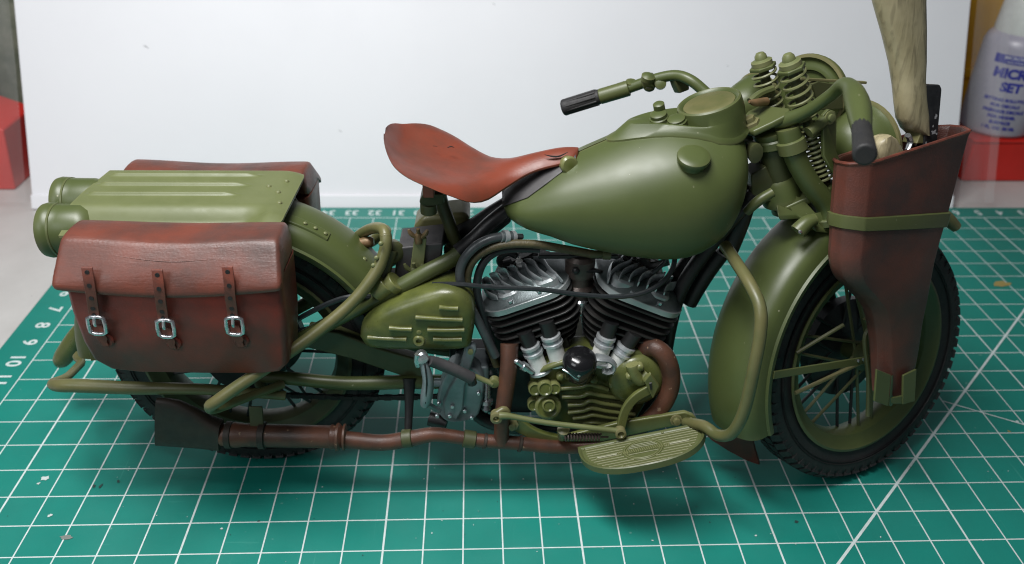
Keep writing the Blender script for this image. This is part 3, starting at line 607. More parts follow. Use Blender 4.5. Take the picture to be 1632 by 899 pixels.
# ---- fuel tanks: lofted teardrop halves
ZT = [(6.62, 7.95), (6.75, 8.15), (7.16, 8.43), (7.74, 8.83), (8.24, 9.10), (9.15, 9.55), (9.98, 9.90), (10.6, 10.05), (11.2, 10.08), (11.8, 9.95), (12.1, 9.65), (12.2, 9.3)]
ZB = [(6.62, 7.82), (6.75, 7.62), (7.16, 7.42), (7.74, 7.28), (8.24, 7.12), (9.15, 6.96), (9.98, 6.86), (10.6, 6.86), (11.2, 7.02), (11.8, 7.5), (12.1, 8.1), (12.2, 8.7)]
WW = [(6.62, 0.38), (6.75, 0.62), (7.16, 0.92), (7.74, 1.16), (8.24, 1.32), (9.15, 1.56), (9.98, 1.70), (10.6, 1.76), (11.2, 1.72), (11.8, 1.45), (12.1, 1.05), (12.2, 0.6)]
def tank_sec(x):
    zt, zb, w_ = sinterp(x, ZT), sinterp(x, ZB), sinterp(x, WW)
    out = []
    for u, t in TSEC: out.append((0.03+(w_-0.03)*u, zb+(zt-zb)*t))
    return out
TSEC = cr([(0.0, 1.0), (0.25, 0.965), (0.5, 0.895), (0.72, 0.80), (0.88, 0.685), (0.97, 0.555), (1.0, 0.43), (0.985, 0.30), (0.93, 0.175), (0.80, 0.075), (0.58, 0.02), (0.3, 0.0), (0.0, 0.0)], 4)
XS = [6.62, 6.65, 6.7, 6.8, 6.95, 7.16, 7.4, 7.74, 8.0, 8.24, 8.6, 9.15, 9.6, 9.98, 10.3, 10.6, 10.9, 11.2, 11.5, 11.7, 11.85, 12.0, 12.1, 12.16, 12.2]
def tank_top(x, y):
    sec = tank_sec(x); y = abs(y)
    best = sec[0][1]
    for (a, b), (c, d) in zip(sec, sec[1:]):
        if a <= y <= c: return b+(d-b)*(y-a)/(c-a+1e-9)
    return best
for s in (-1, 1):
    rr = [[(x, s*y, z) for y, z in tank_sec(x)] for x in XS]
    tk = G().rings(rr).build('fuel_tank', 'olive', bike, smooth=70)
    cp = (10.768,-1.020,9.510)
    px_, py_ = cp[0]-0.03, 1.24
    zt = tank_top(px_, py_)
    nrm = (0.0, s*0.36, 0.93)
    G().lathe((px_, s*py_, zt-0.02), nrm, [(-0.1, 0.30), (0.04, 0.30), (0.06, 0.36), (0.12, 0.37), (0.16, 0.36), (0.19, 0.31), (0.205, 0.2), (0.21, 0.02)], 36).build('fuel_cap', 'olive', tk)
# dark strip between the tanks at the rear
rr = []
for x in (6.62, 6.7, 6.9, 7.2, 7.6, 8.0, 8.3):
    z = sinterp(x, ZT); hw = interp(x, [(6.6, 0.42), (6.9, 0.58), (7.2, 0.66), (7.8, 0.58), (8.3, 0.36)])
    zz = tank_top(max(x, 6.66), hw)
    rr.append([(x-0.04, -hw, zz+0.01), (x-0.04, -hw*0.8, tank_top(max(x, 6.66), hw*0.8)+0.06), (x-0.04, -hw*0.4, tank_top(max(x, 6.66), hw*0.4)+0.07), (x-0.04, 0, z+0.07), (x-0.04, hw*0.4, tank_top(max(x, 6.66), hw*0.4)+0.07), (x-0.04, hw*0.8, tank_top(max(x, 6.66), hw*0.8)+0.06), (x-0.04, hw, zz+0.01), (x, 0, z-0.3)])
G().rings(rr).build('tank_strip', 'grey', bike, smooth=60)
g = G(); g.lathe((8.113,-0.450,8.994), (0.3, -1, 0.2), [(-0.25, 0.2), (0.0, 0.21), (0.05, 0.17), (0.06, 0.02)], 16); g.build('nose_pivot', 'olive_gloss', bike)
# ---- instrument cover on the tanks
DN = 56
rimc = V((11.234,-0.000,10.404)); rnx = V((-0.33, -0.02, 0.945)).normalized(); rx_, ry_, _ = frame(rnx, (1, 0, 0))
def base_pt(t, grow, lift):
    # teardrop: round at the front, long tail to the rear
    cx_, cy_ = math.cos(t), math.sin(t)
    if cx_ >= 0: x = 11.35+0.83*cx_*grow; y = 0.86*cy_*grow
    else:
        k = -cx_; x = 11.35-2.25*k**1.05*grow; y = math.copysign(abs(cy_)**0.75, cy_)*grow*(0.86-0.36*k)
    return V((x, y, tank_top(min(x, 11.7), y)+lift+max(0, x-11.7)*-0.25))
rr = []
ts = [2*math.pi*i/DN for i in range(DN)]
def rimpt(t, r_, h): return rimc+(rx_*math.cos(t)*1.0+ry_*math.sin(t))*r_+rnx*h
b0_ = [base_pt(t, 1.06, 0.0) for t in ts]; b1_ = [base_pt(t, 1.06, 0.045) for t in ts]; b2_ = [base_pt(t, 0.98, 0.08) for t in ts]
rim0 = [rimpt(t, 0.755, -0.28) for t in ts]
rr = [b0_, b1_, b2_]
rr.append([base_pt(t, 0.972-0.12*max(0, -math.cos(t)), 0.09+0.15*max(0, -math.cos(t))) for t in ts])
for k in (0.25, 0.5, 0.72, 0.9):
    row = []
    for i, t in enumerate(ts):
        a, c = base_pt(t, 0.965-0.15*max(0, -math.cos(t)), 0.10+0.17*max(0, -math.cos(t))), rim0[i]
        tail_ = max(0, -math.cos(t))
        kk = k**(1.0+0.9*tail_)
        h = V((0, 0, 0))
        p = a.lerp(c, k); p.z = a.z+(c.z-a.z)*(k**(1+0.25*tail_))
        row.append(p)
    rr.append(row)
rr += [rim0, [rimpt(t, 0.735, -0.06) for t in ts], [rimpt(t, 0.725, 0.0) for t in ts], [rimpt(t, 0.68, 0.03) for t in ts], [rimpt(t, 0.63, 0.0) for t in ts], [rimpt(t, 0.60, -0.05) for t in ts], [rimpt(t, 0.4, -0.055) for t in ts], [rimpt(t, 0.02, -0.055) for t in ts]]
dash = G().rings(rr).build('instrument_cover', 'olive', bike, smooth=45)
G().rings([[rimpt(t, 0.585, -0.035) for t in ts], [rimpt(t, 0.575, -0.02) for t in ts], [rimpt(t, 0.3, -0.022) for t in ts], [rimpt(t, 0.02, -0.022) for t in ts]]).build('dial_face', 'olive_tan', dash, smooth=60)
for (p, r_, h) in [((10.113,-0.150,9.966), 0.19, 0.10), ((10.161,-0.000,10.020), 0.13, 0.24), ((10.478,-0.350,9.952), 0.20, 0.07)]:
    q = V(p); q.z = q.z+0.10
    G().lathe(q, (-0.3, -0.2, 0.93), [(-0.15, r_*1.15), (0, r_*1.15), (0.02, r_), (h, r_), (h+0.02, r_*0.8), (h+0.03, 0.02)], 22).build('switch', 'olive', dash)
G().lathe((9.587,-0.050,9.609), (-0.3, -0.2, 0.93), [(-0.05, 0.07), (0.05, 0.06), (0.06, 0.02)], 10).build('switch', 'olive', dash)
# ---- saddle
ZC = [(3.86, 9.54), (4.2, 9.14), (4.8, 8.92), (5.4, 8.77), (6.0, 8.72), (6.6, 8.85), (7.3, 9.08), (7.9, 9.22), (8.34, 9.26)]
def saddle_w(x):
    if x < 4.9: return 1.86*math.sqrt(max(0.0004, 1-((4.9-x)/1.045)**2))
    return sinterp(x, SW)
SW = [(4.9, 1.86), (5.3, 1.84), (5.7, 1.66), (6.0, 1.40), (6.4, 0.96), (6.8, 0.62), (7.3, 0.44), (7.9, 0.40), (8.2, 0.32), (8.31, 0.2), (8.34, 0.1)]
def saddle_pt(x, v):
    zc, w_ = sinterp(x, ZC), saddle_w(x)
    cup = sinterp(x, [(3.86, 0.08), (4.4, 0.26), (5.2, 0.29), (5.9, 0.14), (6.4, -0.12), (7.0, -0.22), (8.34, -0.16)])
    droop = sinterp(x, [(3.86, 0.02), (4.6, 0.10), (5.4, 0.22), (6.0, 0.34), (6.6, 0.14), (7.2, 0.02), (8.34, 0.03)])
    a = abs(v)
    z = zc+cup*a**2-droop*a**7
    return (x, v*w_, z)
sx_ = [3.86+(8.34-3.86)*(0.5-0.5*math.cos(math.pi*i/44)) for i in range(45)]
vs_ = [math.sin(math.pi/2*(-1+2*j/28)) for j in range(29)]
rr = []
for x in sx_:
    up_ = [saddle_pt(x, v) for v in vs_]
    lo_ = [(p[0], p[1]*0.94, p[2]-0.065-0.05*(1-abs(v))) for p, v in zip(up_, vs_)]
    rr.append(up_+lo_[::-1])
sd = G().rings(rr).build('saddle', 'saddle', bike, smooth=70)
# torn patch near the nose and two small nicks
tp = G(); 
def tear(pts, r_, nm='tear', m='black'): G().tube(pts, r_, 6, 3, flat=0.5).build(nm, m, sd)
tear([(7.536,-0.300,9.187), (7.738,-0.330,9.156), (7.896,-0.330,9.173), (8.069,-0.280,9.248)], [0.01, 0.035, 0.03, 0.01])
tear([(5.272,0.350,9.078), (5.358,0.400,9.091), (5.432,0.400,9.061)], [0.01, 0.025, 0.008]); tear([(4.929,0.400,9.101), (5.032,0.400,9.087)], [0.015, 0.008])
g = G(); g.prism([(4.753,-0.900,8.857), (5.032,-0.900,8.755), (5.021,-0.900,8.323), (4.764,-0.900,8.320)], (0, 0.3, 0)); g.build('spring_strap', 'saddle', bike, bevel=0.04)
g = G(); g.prism([(4.671,-0.850,8.218), (4.763,-0.850,8.407), (5.233,-0.600,8.303), (5.199,-0.600,8.049), (4.979,-0.800,8.073), (4.697,-0.850,8.124)], (0, 0.7, 0)); g.lathe((4.856,-0.550,7.893), (0, 0, 1), [(-0.1, 0.2), (0.15, 0.2)], 12); g.build('seat_bracket', 'olive_dark', bike, bevel=0.03)
g = G(); g.prism([(5.029,-0.500,8.508), (5.318,-0.500,8.481), (5.222,-0.500,8.003), (4.989,-0.500,8.065)], (0, 0.9, 0)); g.build('seat_hinge', 'olive_dark', bike, bevel=0.04)
# ---- engine: two finned cylinders in a V, aluminium heads
PIV = V((8.62, -0.05, 2.20))
RR = []
def rrect(hx, hy, r_, n=5):
    out = []
    for (sx, sy, a0) in ((1, 1, 0), (-1, 1, 90), (-1, -1, 180), (1, -1, 270)):
        for k in range(n+1):
            a = R(a0+90*k/n); out.append((sx*(hx-r_)+r_*math.cos(a), sy*(hy-r_)+r_*math.sin(a)))
    return out
fin_mesh = {}
def fin_me(hx, hy):
    k = (round(hx, 2), round(hy, 2))
    if k not in fin_mesh:
        g = G(); o = rrect(hx, hy, 0.5); o2 = rrect(hx-0.03, hy-0.03, 0.47)
        g.rings([[(x, y, -0.035) for x, y in o2], [(x, y, -0.015) for x, y in o], [(x, y, 0.015) for x, y in o], [(x, y, 0.035) for x, y in o2]])
        fin_mesh[k] = g.mesh('cooling_fin', 'fin_black', 50)
    return fin_mesh[k]
def cylinder(sgn):
    ax = V((sgn*0.383, 0, 0.924)); e1 = V((0.924, 0, -sgn*0.383)); e2 = V((0, 1, 0))
    mm = Matrix((e1, e2, ax)).transposed().to_4x4(); mm.translation = PIV
    c = G().lathe((0, 0, 1.3), (0, 0, 1), [(0, 0.62), (2.2, 0.62)], 24).build('cylinder', 'black', bike); c.matrix_local = mm
    G().box((0, -0.55, 2.2), (1.1, 0.5, 0.9)).build('valve_chest', 'black', c, bevel=0.1)
    for k in range(8):
        s = 2.10+k*0.205
        hx = 0.66+0.50*min(1, (k+1)/4.5); hy = 0.66+0.32*min(1, (k+1)/4.5)
        o = inst('cooling_fin', fin_me(hx, hy), c, (0, -0.08, s))
    h = G(); o = rrect(1.16, 0.99, 0.6)
    def dome(x, y): return 3.80+0.36*math.sqrt(max(0.0, 1-(x/1.12)**2-((y+0.08)/0.98)**2))
    rr_ = [[(x, y-0.08, 3.64) for x, y in o], [(x, y-0.08, 3.78) for x, y in o]]
    for k in (0.97, 0.9, 0.78, 0.6, 0.4, 0.2, 0.03): rr_.append([(x*k, y*k-0.08, dome(x*k*0.985, y*k*0.985-0.08)) for x, y in o])
    h.rings(rr_)
    hd = h.build('cylinder_head', 'silver', c, smooth=50)
    # swept ridges over the near half, hooked at their ends
    for k in range(8):
        u = -0.95+k*0.24
        pts = []
        for j in range(7):
            t = j/6; yy = 0.20-1.02*t; xx = u-sgn*0.62*(t-0.5)+0.07*math.sin(2*math.pi*t)
            xx = max(-1.0, min(1.0, xx)); pts.append((xx, yy, dome(xx*0.9, yy*0.92)+0.05))
        G().tube(pts, [0.02, 0.03, 0.034, 0.034, 0.034, 0.03, 0.02], 8, 3, flat=4.5, up=(0, 0, 1)).build('head_fin', 'alu_light', hd, smooth=60)
    # flat lobes cast on the near edge
    for lx in (-sgn*0.62, sgn*0.35):
        g = G(); lob = rrect(0.30, 0.26, 0.22); g.rings([[(x+lx, y-0.62, 3.75) for x, y in lob], [(x+lx, y-0.62, 4.0) for x, y in lob], [((x*0.86)+lx, y*0.86-0.6, 4.06) for x, y in lob]]); g.build('head_boss', 'silver', hd, smooth=40)
    for (bx_, by_) in [(-0.8, -0.55), (0.8, -0.55), (-0.35, -0.92), (0.4, -0.92)]:
        inst('bolt', sbolt_me, hd, (bx_, by_, 3.84), scale=1.0)
    # black fins on the far half
    for k in range(6):
        zz = 3.86+0.085*k; a = 0.86-0.075*k
        g = G(); oo = rrect(a, 0.42-0.03*k, 0.3); g.rings([[(x-sgn*0.05, y+0.45, zz) for x, y in oo], [(x-sgn*0.05, y+0.45, zz+0.04) for x, y in oo]]); g.build('head_fin', 'fin_black', hd)
    # spark plug
    q = G(); q.lathe((-sgn*0.0+0.02, 0.12, 3.95), (-0.15*sgn, -0.2, 1), [(0, 0.16), (0.12, 0.16), (0.13, 0.10), (0.2, 0.11), (0.22, 0.085), (0.3, 0.10), (0.32, 0.078), (0.4, 0.09), (0.42, 0.068), (0.52, 0.06)], 14)
    pg = q.build('spark_plug', 'white' if sgn < 0 else 'copper', hd)
    G().lathe((0.02-0.15*sgn*0.52, 0.12-0.104, 3.95+0.51), (-0.15*sgn, -0.2, 1), [(0, 0.035), (0.12, 0.045), (0.14, 0.02)], 10).build('terminal', 'steel', pg)
    return c
cylinder(-1); cylinder(1)
# plug leads
ftube('plug_lead', [(6.964,-0.300,6.538), (6.749,-0.200,6.570), (6.552,-0.100,6.375), (6.586,-0.000,6.143), (6.840,0.100,6.146)], 0.085, 'black', 6, 8)
# ---- crankcase
g = G(); g.lathe((8.75, -0.95, 3.0), (0, 1, 0), [(0, 1.0), (0.1, 1.1), (1.8, 1.1), (1.9, 1.0)], 40); crank = g.build('crankcase', 'olive_gloss', bike, smooth=40)
cc = [(7.354,-1.200,3.384), (7.392,-1.200,3.699), (7.670,-1.200,3.895), (8.194,-1.200,4.168), (8.819,-1.200,4.250), (9.429,-1.200,4.102), (9.910,-1.200,4.373), (10.451,-1.200,4.015), (10.563,-1.200,3.410), (10.391,-1.200,2.724), (10.043,-1.200,2.057), (8.811,-1.200,1.879), (8.056,-1.200,2.043), (7.496,-1.200,2.497)]
g = G(); g.prism(cr(cc+[cc[0]], 3)[:-1], (0, 0.9, 0)); g.build('gear_cover', 'olive_gloss', crank, bevel=0.09, seg=3)
# wavy cooling ribs of the cover
for k in range(6):
    y = 613+12.6*k; x0 = 894+min(k, 3)*5; x1 = 1000+k*3
    if k == 0: x1 = 968
    pts = [(8.230,-1.360,3.254), (8.868,-1.360,3.278), (9.322,-1.360,3.202)] if False else None
    base = {0: [(8.119,-1.340,3.277), (8.616,-1.420,3.401), (8.846,-1.440,3.496), (9.093,-1.420,3.404), (9.332,-1.360,3.282)],
            1: [(8.180,-1.340,3.018), (8.650,-1.420,3.104), (8.864,-1.440,3.220), (9.193,-1.420,3.128), (9.859,-1.340,2.971)],
            2: [(8.354,-1.340,2.757), (8.698,-1.420,2.843), (8.912,-1.440,2.981), (9.293,-1.420,2.867), (10.014,-1.340,2.688)],
            3: [(8.368,-1.340,2.512), (8.743,-1.420,2.640), (8.961,-1.440,2.739), (9.392,-1.420,2.624), (10.101,-1.340,2.463)],
            4: [(8.511,-1.320,2.311), (8.791,-1.400,2.419), (9.012,-1.420,2.499), (9.444,-1.400,2.403), (10.057,-1.320,2.260)],
            5: [(8.793,-1.260,2.076), (9.025,-1.340,2.185), (9.273,-1.340,2.166), (9.695,-1.300,2.094), (9.959,-1.240,2.005)]}[k]
    G().tube(base, 0.055, 8, 5).build('cooling_rib', 'olive_gloss', crank, smooth=60)
    dk = [tuple(V(p)+V((0, 0.05, -0.10))) for p in base]
# dark slab behind the ribs, the shade between them put into its colour
g = G(); g.prism([(8.255,-1.280,2.892), (10.073,-1.280,2.845), (9.984,-1.280,2.038), (8.544,-1.280,2.070)], (0, 0.2, 0)); g.build('rib_shade', 'olive_dark', crank)
# generator boss at the right, rounded bosses at the left
g = G(); g.lathe((10.044,-1.150,3.527), (0.05, -1, 0.12), [(-0.3, 0.72), (0.12, 0.72), (0.24, 0.67), (0.32, 0.56), (0.36, 0.36), (0.37, 0.02)], 32); boss = g.build('timing_boss', 'olive_gloss', crank, smooth=60)
G().tube([(9.855,-1.500,4.165), (9.969,-1.560,3.866), (10.105,-1.560,3.751), (10.273,-1.500,3.901)], 0.17, 10, 5).build('boss_ridge', 'olive_gloss', crank, smooth=60)
for p in ((10.039,-1.550,4.126), (9.816,-1.550,3.838), (9.449,-1.350,3.434), (8.103,-1.300,3.641), (8.945,-1.350,3.567)):
    G().lathe(p, (0, -1, 0.1), [(-0.1, 0.1), (0.06, 0.1), (0.1, 0.06), (0.105, 0.01)], 12).build('cover_screw', 'olive_gloss', crank, smooth=60)
for (p, r_, l_) in [((7.468,-1.250,3.264), 0.17, 0.25), ((7.719,-1.300,3.343), 0.20, 0.30), ((7.958,-1.300,3.345), 0.16, 0.28), ((7.810,-1.250,2.744), 0.34, 0.34), ((7.821,-1.500,2.919), 0.17, 0.2), ((7.453,-1.250,2.741), 0.16, 0.2)]:
    G().lathe(p, (0.02, -1, 0.35), [(-0.1, r_), (l_*0.86, r_), (l_*0.97, r_*0.9), (l_, r_*0.78), (l_-0.03, r_*0.6), (l_-0.03, 0.01)], 16).build('boss', 'olive_gloss', crank, smooth=35)
G().tube([(7.575,-1.280,3.797), (7.879,-1.340,3.996), (8.187,-1.340,4.114)], 0.08, 8, 4).build('boss_ridge', 'olive_gloss', crank, smooth=60)
g = G(); g.lathe((7.386,-1.300,3.771), (-0.65, -0.2, 0.65), [(0, 0.09), (0.22, 0.09), (0.23, 0.12), (0.38, 0.12), (0.39, 0.08), (0.62, 0.07), (0.66, 0.03)], 12); g.build('oil_union', 'steel', crank)
# black timer cap
tcp = V((8.530,-1.450,3.735)); tax = V((0.0, -0.30, 0.95)).normalized()
g = G(); g.lathe(tcp, tax, [(-0.12, 0.12), (0.0, 0.2), (0.22, 0.40), (0.26, 0.42), (0.62, 0.43), (0.74, 0.41), (0.84, 0.34), (0.9, 0.22), (0.92, 0.02)], 32); cap = g.build('timer_cap', 'black_gloss', crank, smooth=50)
G().tube([(8.097,-1.860,4.257), (8.277,-1.950,4.193), (8.465,-1.980,4.066), (8.627,-1.950,4.196), (8.782,-1.860,4.300)], 0.025, 6, 3).build('cap_clip', 'steel', cap)
G().ball((8.486,-2.000,4.193), 0.06, 10, 6).build('cap_screw', 'steel', cap)
# pushrod tubes
for (a, b) in [((7.599,-1.150,3.742), (7.358,-1.100,4.358)), ((8.047,-1.150,4.017), (7.848,-1.100,4.663)), ((9.045,-1.150,4.026), (9.194,-1.100,4.638)), ((9.441,-1.150,3.836), (9.690,-1.100,4.341))]:
    a = V(a); b = V(b); d = (b-a).normalized(); L_ = (b-a).length
    g = G(); g.lathe(a, d, [(0, 0.215), (L_*0.72, 0.215)], 20); t = g.build('pushrod_tube', 'white', bike)
    G().lathe(a+d*L_*0.70, d, [(0, 0.22), (0.03, 0.265), (0.10, 0.265), (0.12, 0.225), (0.2, 0.225), (0.22, 0.255), (0.3, 0.255), (0.32, 0.2)], 6 if False else 12).build('nut', 'alu_light', t)
    G().lathe(a, d, [(-0.08, 0.25), (-0.01, 0.25), (0.02, 0.21)], 14, sx=1.2).build('flange', 'alu_light', t)
    G().lathe(a+d*(L_+0.02), d, [(-0.05, 0.2), (0.5, 0.2)], 12).build('valve_guide', 'black', t)
# silver hook beside the timer cap
hk = [(8.898,-1.550,4.399), (9.046,-1.600,4.417), (9.234,-1.600,4.381), (9.385,-1.600,4.232), (9.368,-1.600,4.062), (9.232,-1.600,4.003), (9.121,-1.600,4.041)]
G().tube(hk, [0.15, 0.14, 0.12, 0.11, 0.11, 0.11, 0.10], 8, 5, flat=0.6).build('pipe_hook', 'silver', crank)
# carburettor and manifold between the cylinders
g = G(); g.lathe((8.531,-0.300,5.611), (0, 0, 1), [(-0.6, 0.2), (-0.3, 0.3), (-0.1, 0.36), (0.1, 0.4), (0.2, 0.3), (0.4, 0.28), (0.45, 0.36), (0.9, 0.38), (1.0, 0.3)], 18); g.tube([(8.036,-0.100,5.673), (8.520,-0.100,5.550), (9.180,-0.100,5.685)], 0.24, 12, 4); carb = g.build('carburettor', 'carb', bike)
G().lathe((8.576,-0.500,5.364), (0, 0, 1), [(-0.3, 0.13), (0, 0.2), (0.05, 0.2), (0.1, 0.15)], 12).build('manifold_nut', 'steel', carb)
G().tube([(8.216,-0.400,6.344), (8.509,-0.600,6.317), (8.907,-0.500,6.266), (9.097,-0.300,6.087)], 0.06, 8, 4).build('throttle_arm', 'black', carb)
G().ball((8.396,-0.650,6.344), 0.1, 10, 6).build('throttle_screw', 'black', carb)
# ---- exhaust: front and rear header, long low pipe, muffler, fishtail
ex = ftube('exhaust_pipe', [(10.204,-0.900,4.247), (10.464,-1.150,4.420), (10.728,-1.300,4.222), (10.912,-1.350,3.642), (10.843,-1.400,3.045), (10.540,-1.450,2.472), (9.920,-1.550,1.968), (9.114,-1.620,1.684), (8.127,-1.680,1.645), (7.224,-1.700,1.763), (6.654,-1.700,1.822), (6.005,-1.700,1.881), (5.360,-1.700,2.002), (4.878,-1.700,2.062), (4.311,-1.700,1.933), (3.578,-1.700,1.783), (2.778,-1.700,1.861), (2.299,-1.700,1.900)], [0.24]*4+[0.24, 0.23, 0.2, 0.19, 0.18]+[0.18]*4+[0.19, 0.21, 0.21, 0.22, 0.22], 'rust', 6, 16)
G().tube([(6.807,-1.100,4.485), (6.797,-1.350,3.994), (6.728,-1.500,3.328), (6.658,-1.650,2.647), (6.638,-1.700,1.822)], [0.23, 0.22, 0.21, 0.2, 0.2], 16, 5).build('rear_header', 'rust', ex)
def collar(p, q, r_, m='rust_dark', nm='pipe_clamp'):
    p = V(p); q = V(q); d = (q-p).normalized()
    return G().lathe(p, d, [(0, r_), (0.02, r_+0.03), ((q-p).length-0.02, r_+0.03), ((q-p).length, r_)], 20).build(nm, m, ex)
collar((5.650,-1.700,1.942), (5.973,-1.700,1.881), 0.2, 'olive_dark'); collar((4.084,-1.700,1.911), (4.344,-1.700,1.954), 0.21, 'olive_dark'); collar((6.167,-1.700,1.861), (6.264,-1.700,1.841), 0.18); collar((7.077,-1.700,1.783), (7.175,-1.700,1.763), 0.19)
mq = V((2.465,-1.700,1.963)); mp_ = V((-0.520,-1.720,2.044)); md = (mp_-mq).normalized(); ML = (mp_-mq).length
g = G(); g.lathe(mq, md, [(-0.15, 0.22), (-0.05, 0.3), (0, 0.36), (0.06, 0.36), (0.08, 0.30), (0.2, 0.32), (0.24, 0.29), (ML-0.6, 0.30), (ML-0.35, 0.33), (ML-0.2, 0.31), (ML, 0.28)], 28); mf = g.build('muffler', 'rust', bike, smooth=45)
G().lathe(V((2.561,-1.700,1.964)), -md, [(0, 0.25), (0.02, 0.34), (0.07, 0.34), (0.09, 0.25)], 24).build('muffler_ring', 'rust', mf)
for px_ in (0.62, 0.90):
    q = mq+md*ML*px_
    G().lathe(q, md, [(0, 0.31), (0.02, 0.35), (0.16, 0.35), (0.18, 0.31)], 24).build('muffler_band', 'rust_dark', mf)
G().bar((0.414,-1.550,2.824), (0.413,-1.750,2.075), 0.34, 0.06, (0, 1, 0)).build('hanger', 'olive_dark', mf, bevel=0.02)
# fishtail: flat fan
rr = []
stn = [(0.0, 352, 671, 711, 0.26), (0.2, 335, 667, 711, 0.24), (0.45, 312, 655, 711, 0.2), (0.7, 285, 641, 711, 0.17), (0.85, 265, 634, 709, 0.15), (1.0, 249, 632, 706, 0.13)]
FT = [((-0.461,-1.720,2.432), (-0.586,-1.720,1.607), 0.27), ((-0.707,-1.720,2.571), (-0.856,-1.720,1.626), 0.24), ((-1.021,-1.720,2.848), (-1.221,-1.720,1.645), 0.2), ((-1.396,-1.720,3.102), (-1.649,-1.720,1.663), 0.17), ((-1.691,-1.720,3.177), (-1.965,-1.720,1.682), 0.15), ((-1.934,-1.720,3.195), (-2.233,-1.720,1.701), 0.13)]
for a, b, hw in FT:
    a = V(a); b = V(b); row = []
    for k in range(20):
        t = 2*math.pi*k/20; c_, s_ = math.cos(t), math.sin(t)
        z = math.copysign(abs(s_)**0.6, s_); y = math.copysign(abs(c_)**0.6, c_)
        p = (a+b)/2+(a-b)/2*z; p.y += hw*y; row.append(p)
    rr.append(row)
g = G(); g.rings(rr, cap1=False); g.build('fishtail', 'rust_dark', mf, smooth=50)
# far pipe end peeking below the footboard side is hidden
# ---- gearbox with kick starter
gp = [(4.967,-1.300,2.762), (5.093,-1.300,3.362), (5.339,-1.300,3.850), (5.716,-1.300,3.949), (6.030,-1.300,3.760), (6.189,-1.300,3.370), (6.127,-1.300,2.770), (5.965,-1.300,2.277), (5.376,-1.300,2.107), (5.054,-1.300,2.312)]
g = G(); g.prism(cr(gp+[gp[0]], 3)[:-1], (0, 0.6, 0)); gb = g.build('gearbox', 'alu_mid', bike, bevel=0.07, seg=3)
g = G(); g.prism([(5.724,-1.420,4.580), (5.817,-1.420,4.673), (5.955,-1.420,4.619), (6.001,-1.420,4.508), (5.813,-1.420,3.845), (5.700,-1.420,3.358), (5.646,-1.420,2.658), (5.481,-1.420,2.289), (5.160,-1.420,2.410), (5.137,-1.420,2.857), (5.288,-1.420,3.296), (5.482,-1.420,3.649), (5.596,-1.420,4.034)], (0, 0.22, 0)); g.build('kicker_cover', 'alu_mid', gb, bevel=0.06, seg=3)
G().lathe((5.848,-1.450,4.490), (0, -1, 0.1), [(0, 0.07), (0.06, 0.07), (0.07, 0.03)], 12).build('bolt', 'olive_pale', gb)
for p in ((5.033,-1.320,2.778), (6.046,-1.320,3.107), (5.868,-1.320,2.314), (5.376,-1.450,2.781), (5.692,-1.350,2.562), (5.307,-1.450,2.476), (4.975,-1.320,2.369)): inst('bolt', sbolt_me, gb, p, (0, -1, 0.2), scale=0.85)
G().lathe((4.895,-1.000,3.196), (1, 0, 0), [(0, 0.12), (0.45, 0.12), (0.5, 0.1)], 14).build('shaft_end', 'alu_mid', gb)
g = G(); g.box(V((5.851,-0.500,3.280)), (0.9, 0.9, 0.75)); g.build('top_cover', 'alu_mid', gb, bevel=0.08)
g = G(); g.lathe((6.237,-1.000,2.701), (0, -0.3, -1), [(-0.4, 0.12), (0.0, 0.12), (0.05, 0.19), (0.15, 0.19), (0.18, 0.12), (0.3, 0.14), (0.36, 0.09), (0.4, 0.04)], 14); g.build('grease_fitting', 'steel', gb)
# kick pedal: ribbed pedal folded down, joint, crank
kp = G().tube([(4.711,-1.850,4.480), (4.767,-1.880,4.262), (4.818,-1.900,3.902), (4.774,-1.900,3.462), (4.717,-1.880,3.174)], [0.13, 0.15, 0.17, 0.19, 0.14], 14, 5, flat=0.8).build('kick_pedal', 'alu_mid', bike)
G().tube([(4.769,-2.020,4.491), (4.804,-2.080,4.035), (4.752,-2.060,3.354)], 0.02, 6, 3).build('pedal_seam', 'black', kp)
jt = G().lathe((4.684,-1.850,4.590), (0.3, -1, 0.2), [(-0.14, 0.12), (-0.1, 0.16), (0.1, 0.16), (0.14, 0.12), (0.145, 0.05)], 16)
jt.tube([(4.592,-1.950,4.732), (4.571,-1.950,4.549), (4.590,-1.900,4.367)], 0.07, 8, 3); jt.build('pedal_joint', 'steel', kp)
G().tube([(4.862,-1.850,4.482), (5.094,-1.750,4.320), (5.469,-1.700,4.101), (5.881,-1.650,3.821)], [0.13, 0.15, 0.15, 0.16], 12, 4).build('kick_crank', 'grey', kp)
G().tube([(5.851,-1.680,3.900), (5.897,-1.680,3.671)], 0.12, 8, 1).build('crank_end', 'black', kp)
G().tube([(5.045,-1.550,2.717), (4.788,-1.800,3.112)], 0.07, 8, 1).build('kick_crank', 'alu_mid', kp)
# gear rod
ftube('gear_rod', [(5.955,-1.500,3.769), (6.395,-1.500,3.541)], 0.07, 'olive_gloss', 1)
G().lathe((6.441,-1.450,3.562), (0, -1, 0.1), [(-0.1, 0.13), (0.08, 0.13), (0.1, 0.09)], 14).build('rod_end', 'olive_gloss', bike)
